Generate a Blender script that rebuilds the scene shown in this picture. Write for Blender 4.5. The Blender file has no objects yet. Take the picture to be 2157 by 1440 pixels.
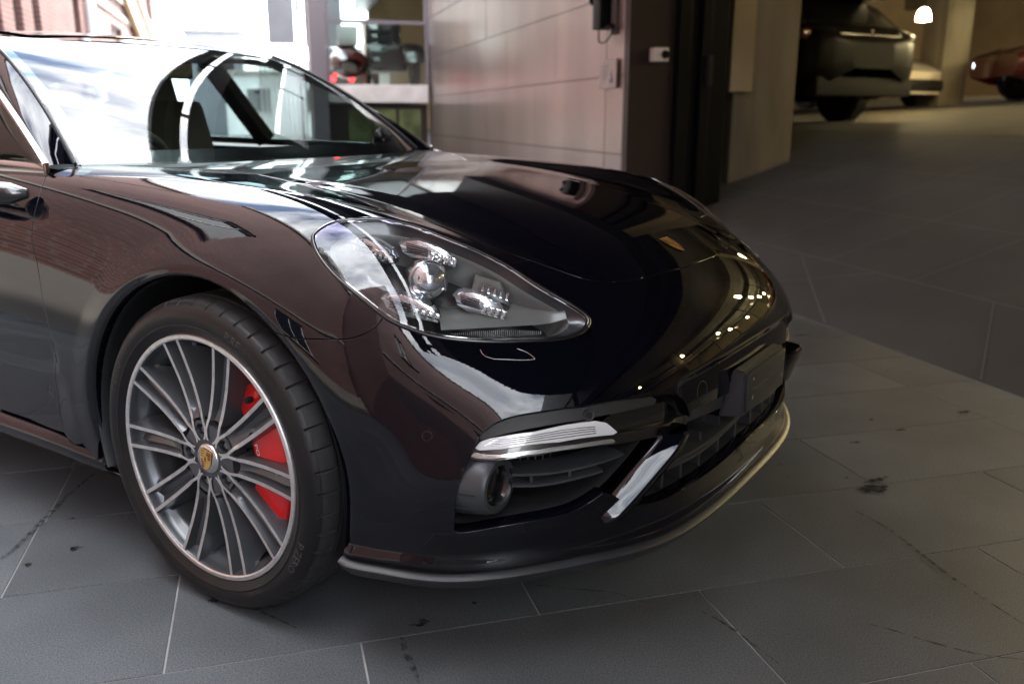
import bpy, bmesh, math, random
import numpy as np
from mathutils import Vector, Matrix
from mathutils.geometry import delaunay_2d_cdt

# ---------------------------------------------------------------- camera, sky, sun, exposure
scene = bpy.context.scene
COL = scene.collection
random.seed(7)
CAM = Vector((1.56518, -2.08886, 1.09293))
RT = Vector((0.836753, 0.547581, 0.0)); FW = Vector((-0.530377, 0.810465, -0.248690)); UP = Vector((-0.136178, 0.208092, 0.968583))
cd = bpy.data.cameras.new('camera'); cam = bpy.data.objects.new('camera', cd); COL.objects.link(cam)
cd.sensor_width = 36.0; cd.lens = 30.88; cd.clip_start = 0.05; cd.clip_end = 2000
cam.matrix_world = Matrix(((RT.x, UP.x, -FW.x, CAM.x), (RT.y, UP.y, -FW.y, CAM.y), (RT.z, UP.z, -FW.z, CAM.z), (0, 0, 0, 1)))
cd.dof.use_dof = True; cd.dof.focus_distance = 1.85; cd.dof.aperture_fstop = 3.2
scene.camera = cam
# alley axes: l runs from the brick side to the showroom side, m runs along the alley
LA = math.radians(48.9)
def LM(l, m, z=0.0):
    return (l * math.cos(LA) - m * math.sin(LA), l * math.sin(LA) + m * math.cos(LA), z)
SUN_EL = math.radians(50.0); SUN_DIR = Vector(LM(0.93, 0.36, 0.0)).normalized()      # towards the sun, over the showroom roof: the alley floor lies in its shade
w = bpy.data.worlds.new('World'); scene.world = w; w.use_nodes = True
nt = w.node_tree; nt.nodes.clear()
sky = nt.nodes.new('ShaderNodeTexSky'); sky.sky_type = 'NISHITA'; sky.sun_disc = False
sky.sun_elevation = SUN_EL; sky.sun_rotation = math.atan2(SUN_DIR.x, SUN_DIR.y)
sky.air_density = 1.0; sky.dust_density = 2.2; sky.ozone_density = 1.0
# thin broken cloud over the sky
tc = nt.nodes.new('ShaderNodeTexCoord'); mp = nt.nodes.new('ShaderNodeMapping'); mp.inputs['Scale'].default_value = (1.0, 1.0, 2.6)
nz = nt.nodes.new('ShaderNodeTexNoise'); nz.inputs['Scale'].default_value = 2.3; nz.inputs['Detail'].default_value = 8; nz.inputs['Roughness'].default_value = 0.58
cr = nt.nodes.new('ShaderNodeValToRGB'); cr.color_ramp.elements[0].position = 0.34; cr.color_ramp.elements[1].position = 0.62
mx = nt.nodes.new('ShaderNodeMix'); mx.data_type = 'RGBA'; mx.inputs['B'].default_value = (15.0, 15.2, 15.6, 1)
bg = nt.nodes.new('ShaderNodeBackground'); bg.inputs['Strength'].default_value = 0.15
wo = nt.nodes.new('ShaderNodeOutputWorld')
L_ = nt.links.new
L_(tc.outputs['Generated'], mp.inputs['Vector']); L_(mp.outputs['Vector'], nz.inputs['Vector']); L_(nz.outputs['Fac'], cr.inputs['Fac'])
L_(cr.outputs['Color'], mx.inputs['Factor']); L_(sky.outputs['Color'], mx.inputs['A']); L_(mx.outputs['Result'], bg.inputs['Color']); L_(bg.outputs['Background'], wo.inputs['Surface'])
sl = bpy.data.lights.new('sun', 'SUN'); sl.energy = 2.1; sl.angle = math.radians(0.53); sl.color = (1.0, 0.94, 0.86)
sun = bpy.data.objects.new('sun', sl); COL.objects.link(sun)
sd = Vector((SUN_DIR.x * math.cos(SUN_EL), SUN_DIR.y * math.cos(SUN_EL), math.sin(SUN_EL)))
sun.rotation_euler = sd.to_track_quat('Z', 'Y').to_euler(); sun.location = (0, 0, 30)
vs = scene.view_settings; vs.view_transform = 'Standard'; vs.look = 'None'; vs.gamma = 1.0; vs.use_curve_mapping = False
vs.exposure = 2.65
scene.cycles.max_bounces = 10; scene.cycles.transparent_max_bounces = 24; scene.cycles.glossy_bounces = 6; scene.cycles.diffuse_bounces = 5
scene.cycles.caustics_reflective = False; scene.cycles.caustics_refractive = False; scene.cycles.sample_clamp_indirect = 6.0

# ---------------------------------------------------------------- materials
def P(name, col, rough=0.5, metal=0.0, coat=0.0, coatr=0.02, var=None, bump=None, emit=None, spec=0.5, obj=True):
    m = bpy.data.materials.new(name); m.use_nodes = True; t = m.node_tree; b = t.nodes['Principled BSDF']
    b.inputs['Base Color'].default_value = (*col, 1); b.inputs['Roughness'].default_value = rough; b.inputs['Metallic'].default_value = metal
    b.inputs['Coat Weight'].default_value = coat; b.inputs['Coat Roughness'].default_value = coatr; b.inputs['Specular IOR Level'].default_value = spec
    tcn = t.nodes.new('ShaderNodeTexCoord'); vec = tcn.outputs['Object']
    if var:                                              # (scale, amount): mottled colour and roughness
        n = t.nodes.new('ShaderNodeTexNoise'); n.inputs['Scale'].default_value = var[0]; n.inputs['Detail'].default_value = 6
        t.links.new(vec, n.inputs['Vector'])
        r = t.nodes.new('ShaderNodeMapRange'); r.inputs['From Min'].default_value = 0.3; r.inputs['From Max'].default_value = 0.7
        r.inputs['To Min'].default_value = 1 - var[1]; r.inputs['To Max'].default_value = 1 + var[1]
        t.links.new(n.outputs['Fac'], r.inputs['Value'])
        v = t.nodes.new('ShaderNodeVectorMath'); v.operation = 'SCALE'; v.inputs[0].default_value = col
        t.links.new(r.outputs['Result'], v.inputs['Scale']); t.links.new(v.outputs['Vector'], b.inputs['Base Color'])
    if bump:                                             # (scale, strength, distance)
        n2 = t.nodes.new('ShaderNodeTexNoise'); n2.inputs['Scale'].default_value = bump[0]; n2.inputs['Detail'].default_value = 4
        t.links.new(vec, n2.inputs['Vector'])
        bp = t.nodes.new('ShaderNodeBump'); bp.inputs['Strength'].default_value = bump[1]; bp.inputs['Distance'].default_value = bump[2]
        t.links.new(n2.outputs['Fac'], bp.inputs['Height']); t.links.new(bp.outputs['Normal'], b.inputs['Normal'])
    if emit:
        b.inputs['Emission Color'].default_value = (*emit[0], 1); b.inputs['Emission Strength'].default_value = emit[1]
    return m

def glass(name, tint, ior=1.5, rough=0.0, film=None):
    m = bpy.data.materials.new(name); m.use_nodes = True; t = m.node_tree; t.nodes.clear()
    o = t.nodes.new('ShaderNodeOutputMaterial'); mixn = t.nodes.new('ShaderNodeMixShader'); f = t.nodes.new('ShaderNodeFresnel'); ge = t.nodes.new('ShaderNodeNewGeometry'); im = t.nodes.new('ShaderNodeMapRange'); im.inputs['To Min'].default_value = ior; im.inputs['To Max'].default_value = 1.0 / ior
    t.links.new(ge.outputs['Backfacing'], im.inputs['Value']); t.links.new(im.outputs['Result'], f.inputs['IOR'])      # a thin pane reflects alike from both sides
    tr = t.nodes.new('ShaderNodeBsdfTransparent'); tr.inputs['Color'].default_value = (*tint, 1)
    if film:                                             # interference coat: the tint of the reflection drifts with the angle
        lw = t.nodes.new('ShaderNodeLayerWeight'); lw.inputs['Blend'].default_value = 0.5; rp = t.nodes.new('ShaderNodeValToRGB'); e = rp.color_ramp.elements
        e[0].position = 0.0; e[0].color = (1, 1, 1, 1); e[1].position = 1.0; e[1].color = (1, 1, 1, 1)
        for q, cc in ((.30, (.93, .96, 1.0)), (.46, (.72, .66, 1.0)), (.56, (1.0, .66, .90)), (.66, (.55, .70, 1.0)), (.80, (.95, .97, 1.0))): k = e.new(q); k.color = (*cc, 1)
        g = t.nodes.new('ShaderNodeBsdfGlossy'); g.inputs['Roughness'].default_value = 0.0; t.links.new(lw.outputs['Facing'], rp.inputs['Fac']); t.links.new(rp.outputs['Color'], g.inputs['Color']); gs = g.outputs[0]
    else:
        g = t.nodes.new('ShaderNodeBsdfGlossy'); g.inputs['Roughness'].default_value = rough; gs = g.outputs[0]
    t.links.new(f.outputs['Fac'], mixn.inputs['Fac']); t.links.new(tr.outputs[0], mixn.inputs[1]); t.links.new(gs, mixn.inputs[2]); t.links.new(mixn.outputs[0], o.inputs['Surface'])
    return m

def ramp_mat(name, stops, rough, scale, detail=6, metal=0.0, bump=0.0, mapscale=(1, 1, 1), coat=0.0):
    m = bpy.data.materials.new(name); m.use_nodes = True; t = m.node_tree; b = t.nodes['Principled BSDF']
    b.inputs['Roughness'].default_value = rough; b.inputs['Metallic'].default_value = metal; b.inputs['Coat Weight'].default_value = coat
    c = t.nodes.new('ShaderNodeTexCoord'); mpn = t.nodes.new('ShaderNodeMapping'); mpn.inputs['Scale'].default_value = mapscale
    n = t.nodes.new('ShaderNodeTexNoise'); n.inputs['Scale'].default_value = scale; n.inputs['Detail'].default_value = detail
    r = t.nodes.new('ShaderNodeValToRGB'); r.color_ramp.elements.remove(r.color_ramp.elements[1])
    for i, (p, cc) in enumerate(stops):
        e = r.color_ramp.elements[0] if i == 0 else r.color_ramp.elements.new(p)
        e.position = p; e.color = (*cc, 1)
    t.links.new(c.outputs['Object'], mpn.inputs['Vector']); t.links.new(mpn.outputs['Vector'], n.inputs['Vector'])
    t.links.new(n.outputs['Fac'], r.inputs['Fac']); t.links.new(r.outputs['Color'], b.inputs['Base Color'])
    if bump:
        bp = t.nodes.new('ShaderNodeBump'); bp.inputs['Strength'].default_value = bump; bp.inputs['Distance'].default_value = 0.01
        t.links.new(n.outputs['Fac'], bp.inputs['Height']); t.links.new(bp.outputs['Normal'], b.inputs['Normal'])
    return m

def paint_mat():
    m = P('black_metallic_paint', (0.0045, 0.005, 0.011), rough=0.5, metal=0.0, spec=0.0, coat=1.0, coatr=0.012)
    t = m.node_tree; b = t.nodes['Principled BSDF']
    # fine flake in the base coat: tiny changes of brightness, and a very slight orange-peel in the clear coat
    c = t.nodes.new('ShaderNodeTexCoord'); v = t.nodes.new('ShaderNodeTexVoronoi'); v.inputs['Scale'].default_value = 900
    r = t.nodes.new('ShaderNodeValToRGB'); r.color_ramp.elements[0].color = (0.0010, 0.0011, 0.0018, 1); r.color_ramp.elements[1].color = (0.0035, 0.0045, 0.0110, 1)
    r.color_ramp.elements[0].position = 0.35; r.color_ramp.elements[1].position = 0.95
    sep = t.nodes.new('ShaderNodeSeparateColor')
    t.links.new(c.outputs['Object'], v.inputs['Vector']); t.links.new(v.outputs['Color'], sep.inputs['Color']); t.links.new(sep.outputs['Red'], r.inputs['Fac']); t.links.new(r.outputs['Color'], b.inputs['Base Color'])
    n = t.nodes.new('ShaderNodeTexNoise'); n.inputs['Scale'].default_value = 160; n.inputs['Detail'].default_value = 1
    bp = t.nodes.new('ShaderNodeBump'); bp.inputs['Strength'].default_value = 0.010; bp.inputs['Distance'].default_value = 0.002
    t.links.new(c.outputs['Object'], n.inputs['Vector']); t.links.new(n.outputs['Fac'], bp.inputs['Height']); t.links.new(bp.outputs['Normal'], b.inputs['Coat Normal'])
    return m

M = {}
M['paint'] = paint_mat()
M['gloss_black'] = P('gloss_black', (0.006, 0.006, 0.007), rough=0.25, coat=1.0)
M['plastic'] = P('dark_grained_plastic', (0.020, 0.022, 0.025), rough=0.5, bump=(900, 0.12, 0.001), var=(6, 0.15))
M['plastic_grey'] = P('grey_satin_plastic', (0.040, 0.046, 0.054), rough=0.38, bump=(900, 0.08, 0.001), var=(5, 0.12))
M['lipdark'] = P('dark_lip_plastic', (0.022, 0.025, 0.030), rough=0.42, bump=(700, 0.1, 0.001), var=(5, 0.2))
M['letter'] = P('raised_rubber_letter', (0.05, 0.05, 0.052), rough=0.6)
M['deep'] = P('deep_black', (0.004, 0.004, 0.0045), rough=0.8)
M['rubber'] = P('tyre_rubber', (0.0075, 0.0076, 0.0082), rough=0.42, spec=0.3, var=(14, 0.25), bump=(260, 0.08, 0.002))
M['tread'] = P('tyre_tread_rubber', (0.019, 0.020, 0.022), rough=0.72, var=(30, 0.3), bump=(400, 0.2, 0.002))
M['alloy_dark'] = P('grey_painted_alloy', (0.085, 0.091, 0.100), rough=0.32, metal=0.55, coat=0.35, coatr=0.08, var=(9, 0.1))
M['alloy_cut'] = P('diamond_cut_alloy', (0.68, 0.675, 0.67), rough=0.36, metal=0.9, var=(60, 0.12))
M['disc'] = P('brake_disc_steel', (0.55, 0.55, 0.54), rough=0.42, metal=0.7, var=(20, 0.15))
M['red'] = P('red_caliper_enamel', (0.62, 0.008, 0.010), rough=0.28, coat=0.6, coatr=0.05)
M['white'] = P('white_enamel', (0.80, 0.80, 0.79), rough=0.4)
M['chrome'] = P('bright_chrome', (0.82, 0.82, 0.83), rough=0.07, metal=1.0)
M['satin'] = P('satin_aluminium', (0.62, 0.61, 0.60), rough=0.24, metal=1.0)
M['steel'] = P('bolt_steel', (0.30, 0.30, 0.30), rough=0.35, metal=1.0)
M['gold'] = P('gold_enamel', (0.80, 0.50, 0.16), rough=0.30, metal=0.75)
M['crestred'] = P('dark_red_enamel', (0.30, 0.012, 0.015), rough=0.3)
M['crestblack'] = P('black_enamel', (0.006, 0.006, 0.006), rough=0.3)
M['windscreen'] = glass('windscreen_glass', (0.66, 0.76, 0.74), 1.85)
M['sideglass'] = glass('tinted_side_glass', (0.46, 0.52, 0.51), 1.5)
M['lens'] = glass('headlight_lens', (0.90, 0.93, 0.95), 1.62, film=True)
M['clear'] = glass('clear_glass', (0.86, 0.92, 0.90), 1.45)
M['lampgrey'] = P('headlight_inner_grey', (0.24, 0.245, 0.235), rough=0.30, metal=0.35)
M['lampdark'] = P('headlight_inner_dark', (0.045, 0.046, 0.050), rough=0.22, coat=0.5)
M['crystal'] = P('led_lens', (0.75, 0.78, 0.82), rough=0.08, metal=0.85, coat=1.0)
M['drl'] = P('light_bar_lens', (0.72, 0.77, 0.80), rough=0.16, coat=1.0, var=(30, 0.05))
M['drl_strip'] = P('light_bar_reflector', (0.85, 0.86, 0.84), rough=0.12, metal=0.9)
M['leather'] = P('dark_leather', (0.050, 0.052, 0.053), rough=0.5, bump=(300, 0.1, 0.002))
M['dash'] = P('dash_cover', (0.060, 0.066, 0.068), rough=0.55)

# ---------------------------------------------------------------- object helpers
def tag(o, label=None, cat=None, group=None, kind=None):
    if label: o['label'] = label
    if cat: o['category'] = cat
    if group: o['group'] = group
    if kind: o['kind'] = kind
    return o
def empty(name, loc=(0, 0, 0), parent=None, rz=0.0):
    o = bpy.data.objects.new(name, None); COL.objects.link(o); o.location = loc; o.rotation_euler = (0, 0, rz); o.empty_display_size = 0.2
    if parent: o.parent = parent
    return o
def link(name, me, mat, parent=None, loc=None):
    o = bpy.data.objects.new(name, me); COL.objects.link(o)
    if mat and not me.materials: me.materials.append(mat)
    if parent: o.parent = parent
    if loc is not None: o.location = loc
    return o
def mesh(name, v, f, mat, parent=None, smooth=False, normals=None, fmat=None, mats=None, loc=None, auto=None):
    me = bpy.data.meshes.new(name)
    me.from_pydata([tuple(map(float, p)) for p in v], [], [tuple(int(i) for i in q) for q in f])
    if mats:
        for q in mats: me.materials.append(q)
        me.polygons.foreach_set('material_index', [int(i) for i in fmat])
    if smooth: me.polygons.foreach_set('use_smooth', [True] * len(me.polygons))
    me.update()
    if normals is not None: me.normals_split_custom_set_from_vertices([tuple(map(float, n)) for n in normals])
    if auto is not None:
        me.polygons.foreach_set('use_smooth', [True] * len(me.polygons)); me.set_sharp_from_angle(angle=math.radians(auto))
    return link(name, me, None if mats else mat, parent, loc)

class MB:
    """collects simple shapes for one mesh"""
    def __init__(s): s.v = []; s.f = []; s.m = []
    def add(s, v, f, m=0):
        o = len(s.v); s.v += [tuple(p) for p in v]; s.f += [tuple(i + o for i in q) for q in f]; s.m += [m] * len(f); return s
    def box(s, c, d, rz=0.0, bev=0.0, m=0, mat3=None):
        hx, hy, hz = d[0] / 2, d[1] / 2, d[2] / 2
        if bev <= 0:
            vs_ = [(x, y, z) for x in (-hx, hx) for y in (-hy, hy) for z in (-hz, hz)]
            fs = [(0, 1, 3, 2), (4, 6, 7, 5), (0, 4, 5, 1), (2, 3, 7, 6), (0, 2, 6, 4), (1, 5, 7, 3)]
        else:
            b = min(bev, hx * .49, hy * .49, hz * .49)
            bm = bmesh.new(); bmesh.ops.create_cube(bm, size=1.0)
            for q in bm.verts: q.co = Vector((q.co.x * d[0], q.co.y * d[1], q.co.z * d[2]))
            bmesh.ops.bevel(bm, geom=bm.edges[:], offset=b, segments=2, profile=0.6, affect='EDGES')
            bm.verts.ensure_lookup_table(); bm.verts.index_update()
            vs_ = [tuple(q.co) for q in bm.verts]; fs = [tuple(q.index for q in fc.verts) for fc in bm.faces]; bm.free()
        ca, sa = math.cos(rz), math.sin(rz); out = []
        for x, y, z in vs_:
            if mat3 is not None:
                p = mat3 @ Vector((x, y, z)); x, y, z = p
            out.append((c[0] + x * ca - y * sa, c[1] + x * sa + y * ca, c[2] + z))
        return s.add(out, fs, m)
    def tube(s, pts, r, seg=8, cap=True, m=0, closed=False):
        pts = [Vector(p) for p in pts]; n = len(pts); rs = r if hasattr(r, '__len__') else [r] * n
        v = []; f = []; up = None
        for i, p in enumerate(pts):
            a = pts[(i - 1) % n] if (closed or i > 0) else p; b = pts[(i + 1) % n] if (closed or i < n - 1) else p
            d = (b - a).normalized()
            if up is None: up = Vector((0, 0, 1)) if abs(d.z) < .9 else Vector((1, 0, 0))
            side = d.cross(up).normalized(); up = side.cross(d).normalized()
            for k in range(seg):
                t = 2 * math.pi * k / seg; v.append(p + (side * math.cos(t) + up * math.sin(t)) * rs[i])
        for i in range(n if closed else n - 1):
            j = (i + 1) % n
            for k in range(seg): f.append((i * seg + k, i * seg + (k + 1) % seg, j * seg + (k + 1) % seg, j * seg + k))
        if cap and not closed: f.append(tuple(range(seg))[::-1]); f.append(tuple((n - 1) * seg + k for k in range(seg)))
        return s.add(v, f, m)
    def grid(s, P_, m=0, flip=False, closeu=False):
        P_ = np.asarray(P_, float); a, b = P_.shape[:2]; f = []
        for i in range(a if closeu else a - 1):
            for j in range(b - 1):
                q = (i * b + j, i * b + j + 1, ((i + 1) % a) * b + j + 1, ((i + 1) % a) * b + j); f.append(q[::-1] if flip else q)
        return s.add(P_.reshape(-1, 3).tolist(), f, m)
    def lathe(s, prof, seg=64, axis='y', c=(0, 0, 0), m=0, a0=0.0, a1=2 * math.pi, ms=None):
        full = abs(a1 - a0 - 2 * math.pi) < 1e-6; n = seg if full else seg + 1; v = []; o = len(s.v)
        for k in range(n):
            t = a0 + (a1 - a0) * k / seg
            for r, d in prof:
                x, z = r * math.cos(t), r * math.sin(t)
                v.append((c[0] + x, c[1] + d, c[2] + z) if axis == 'y' else (c[0] + x, c[1] + z, c[2] + d))
        L = len(prof)
        for k in range(seg):
            k2 = (k + 1) % n
            for j in range(L - 1):
                s.f.append((o + k * L + j, o + k2 * L + j, o + k2 * L + j + 1, o + k * L + j + 1)); s.m.append(ms[j] if ms else m)
        s.v += v; return s
    def build(s, name, mat, parent=None, smooth=None, mats=None, loc=None):
        return mesh(name, s.v, s.f, mat, parent, fmat=s.m if mats else None, mats=mats, auto=smooth, loc=loc)

def text_mesh(txt, size=1.0):
    cu = bpy.data.curves.new('lettering', 'FONT'); cu.body = txt; cu.size = size; cu.align_x = 'CENTER'; cu.align_y = 'CENTER'; cu.resolution_u = 2
    o = bpy.data.objects.new('lettering', cu); COL.objects.link(o)
    dg = bpy.context.evaluated_depsgraph_get(); me = bpy.data.meshes.new_from_object(o.evaluated_get(dg))
    v = [tuple(q.co) for q in me.vertices]; f = [tuple(p.vertices) for p in me.polygons]
    bpy.data.objects.remove(o); bpy.data.curves.remove(cu); bpy.data.meshes.remove(me)
    return v, f

# ---------------------------------------------------------------- body surface of the black car
# rows run from the tail to the front lip; each row goes from the centre line out over the wing and down the side
ROWS=[
 [(-1.4,0,.94),(-1.4,.25,.945),(-1.4,.45,.95),(-1.4,.6,.955),(-1.4,.72,.96),(-1.4,.80,.96),(-1.4,.86,.93),(-1.4,.905,.86),(-1.4,.935,.74),(-1.4,.927,.56),(-1.4,.925,.34),(-1.4,.89,.16)],
 [(-1.,0,.945),(-1.,.25,.95),(-1.,.45,.955),(-1.,.6,.96),(-1.,.72,.964),(-1.,.80,.963),(-1.,.86,.935),(-1.,.905,.865),(-1.,.935,.745),(-1.,.928,.56),(-1.,.928,.34),(-1.,.895,.16)],
 [(-.7,0,.955),(-.7,.23,.956),(-.7,.43,.958),(-.7,.58,.961),(-.7,.69,.962),(-.7,.775,.956),(-.7,.845,.926),(-.7,.897,.86),(-.7,.93,.745),(-.7,.93,.56),(-.7,.933,.34),(-.7,.90,.16)],
 [(-.47,0,.950),(-.47,.22,.950),(-.47,.42,.951),(-.47,.57,.953),(-.47,.67,.955),(-.47,.755,.948),(-.47,.835,.917),(-.47,.892,.855),(-.47,.93,.745),(-.465,.942,.57),(-.455,.945,.36),(-.44,.905,.16)],
 [(-.35,0,.943),(-.35,.21,.943),(-.35,.41,.943),(-.35,.56,.945),(-.35,.66,.950),(-.35,.745,.945),(-.35,.825,.914),(-.352,.886,.856),(-.36,.926,.765),(-.372,.944,.64),(-.378,.950,.53),(-.355,.945,.41)],
 [(-.22,0,.934),(-.22,.2,.934),(-.22,.4,.934),(-.22,.555,.937),(-.22,.65,.943),(-.22,.735,.941),(-.22,.817,.912),(-.223,.879,.858),(-.23,.920,.795),(-.24,.943,.73),(-.25,.952,.675),(-.245,.948,.62)],
 [(-.03,0,.917),(-.03,.2,.917),(-.03,.4,.917),(-.03,.555,.920),(-.03,.64,.927),(-.03,.72,.927),(-.03,.803,.900),(-.03,.868,.853),(-.03,.912,.808),(-.03,.940,.77),(-.03,.951,.74),(-.03,.949,.71)],
 [(.16,0,.895),(.16,.2,.894),(.16,.395,.892),(.16,.545,.897),(.16,.625,.912),(.16,.70,.919),(.16,.785,.892),(.158,.853,.840),(.156,.903,.795),(.158,.935,.753),(.16,.949,.718),(.16,.947,.682)],
 [(.36,0,.864),(.36,.2,.862),(.36,.39,.855),(.362,.525,.853),(.36,.60,.868),(.355,.68,.89),(.345,.765,.873),(.33,.835,.825),(.315,.888,.775),(.300,.924,.723),(.287,.942,.675),(.265,.942,.615)],
 [(.535,0,.824),(.532,.195,.820),(.526,.37,.809),(.52,.49,.804),(.513,.55,.810),(.502,.615,.822),(.488,.70,.810),(.468,.775,.770),(.446,.843,.713),(.42,.897,.65),(.39,.929,.588),(.335,.937,.52)],
 [(.69,0,.779),(.686,.185,.774),(.675,.34,.761),(.657,.445,.748),(.643,.505,.744),(.625,.565,.75),(.602,.65,.733),(.575,.735,.694),(.542,.81,.64),(.50,.87,.58),(.45,.915,.52),(.37,.935,.45)],
 [(.785,0,.72),(.781,.185,.716),(.768,.335,.706),(.75,.435,.699),(.735,.50,.694),(.716,.565,.688),(.69,.64,.668),(.655,.717,.63),(.61,.79,.577),(.55,.855,.518),(.48,.905,.46),(.375,.932,.40)],
 [(.87,0,.652),(.866,.185,.648),(.851,.33,.638),(.831,.435,.629),(.809,.515,.62),(.785,.585,.609),(.75,.657,.588),(.705,.729,.552),(.65,.795,.507),(.58,.855,.457),(.50,.903,.41),(.385,.931,.36)],
 [(.918,0,.585),(.913,.185,.581),(.898,.335,.571),(.875,.447,.559),(.848,.533,.547),(.819,.605,.532),(.78,.674,.511),(.73,.742,.48),(.67,.804,.445),(.592,.86,.405),(.507,.903,.365),(.39,.929,.315)],
 [(.932,0,.49),(.927,.195,.487),(.912,.347,.481),(.887,.46,.472),(.858,.548,.461),(.826,.618,.449),(.786,.686,.432),(.735,.75,.408),(.675,.81,.38),(.596,.862,.35),(.51,.902,.315),(.395,.926,.275)],
 [(.925,0,.38),(.92,.2,.379),(.905,.35,.375),(.88,.463,.37),(.85,.553,.361),(.816,.623,.351),(.775,.69,.34),(.725,.75,.325),(.665,.806,.305),(.585,.857,.285),(.505,.894,.265),(.395,.918,.24)],
 [(.915,0,.275),(.91,.2,.275),(.895,.35,.273),(.87,.46,.27),(.838,.55,.266),(.802,.62,.262),(.76,.685,.256),(.711,.743,.249),(.651,.797,.241),(.576,.846,.232),(.50,.881,.224),(.395,.905,.21)],
 [(.91,0,.20),(.905,.2,.20),(.89,.35,.20),(.862,.455,.20),(.828,.54,.20),(.787,.61,.20),(.745,.67,.20),(.695,.728,.198),(.635,.783,.196),(.565,.828,.193),(.49,.862,.188),(.395,.888,.178)],
 [(.89,0,.13),(.885,.2,.13),(.87,.35,.13),(.842,.455,.13),(.808,.54,.13),(.767,.61,.13),(.725,.67,.13),(.675,.728,.13),(.615,.783,.128),(.545,.828,.125),(.475,.862,.122),(.39,.888,.115)],
]

REAR = [(-4.08, .84, .90), (-3.85, .95, .97), (-3.45, 1.0, 1.03), (-2.95, 1.025, 1.03), (-2.45, 1.02, 1.0), (-1.9, 1.005, 1.0)]
rear_rows = []
for xr, ys, zs in REAR:
    rear_rows.append([(xr, y * ys, (z * zs if z > .5 else z) ) for (_, y, z) in ROWS[0]])
TOFF = len(rear_rows)
def diff3(n,k=3):
    D=np.eye(n)
    for _ in range(k):D=np.diff(D,axis=0)
    return D
class Surf:
    def __init__(s,rows=ROWS,ls=.15,lt=.15):
        P=np.array(rows,float);P[:,:,1]*=-1     # near side negative
        M=P[:,1:][:,::-1]*np.array([1,-1,1])
        G=np.concatenate([M,P],1)               # full width
        nt,ns=G.shape[:2]
        s.nt=nt;s.ns=(ns-1)//2;s.off=s.ns
        Dt=diff3(nt);Ds=diff3(ns)
        A=np.eye(nt*ns)+lt*np.kron(Dt.T@Dt,np.eye(ns))+ls*np.kron(np.eye(nt),Ds.T@Ds)
        s.G=np.linalg.solve(A,G.reshape(-1,3)).reshape(nt,ns,3)
        s.raw=G
        s.Ct=s.coef(nt);s.Cs=s.coef(ns)
        # B-spline coefficients (natural) so that surface interpolates G
        s.C=np.einsum('ab,bcd->acd',s.Ct,s.G);s.C=np.einsum('ab,cbd->cad',s.Cs,s.C)
    def coef(s,n):
        # uniform cubic B-spline with n+2 coeffs, natural ends
        A=np.zeros((n+2,n+2));
        for i in range(n):A[i+1,i:i+3]=[1/6,4/6,1/6]
        A[0,:3]=[1,-2,1];A[n+1,n-1:]=[1,-2,1]
        R=np.zeros((n+2,n));R[1:n+1]=np.eye(n)
        return np.linalg.solve(A,R)
    def basis(s,u,n):
        u=np.clip(u,0,n-1-1e-9);i=np.floor(u).astype(int);f=u-i
        B=np.stack([(1-f)**3/6,(3*f**3-6*f**2+4)/6,(-3*f**3+3*f**2+3*f+1)/6,f**3/6],-1)
        D=np.stack([-(1-f)**2/2,(3*f*f-4*f)/2,(-3*f*f+2*f+1)/2,f*f/2],-1)
        return i,B,D
    def ev(s,S,T,der=False):
        S=np.asarray(S,float);T=np.asarray(T,float)
        it,Bt,Dt=s.basis(T,s.nt);i2,Bs,Ds=s.basis(S+s.off,2*s.ns+1)
        k=np.arange(4)
        C=s.C[it[...,None,None]+k[:,None],i2[...,None,None]+k[None,:]]
        P=np.einsum('...a,...b,...abd->...d',Bt,Bs,C)
        if not der:return P
        Ps=np.einsum('...a,...b,...abd->...d',Bt,Ds,C);Pt=np.einsum('...a,...b,...abd->...d',Dt,Bs,C)
        N=np.cross(Pt,Ps);N/=np.linalg.norm(N,axis=-1,keepdims=True)
        return P,Ps,Pt,N

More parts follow.
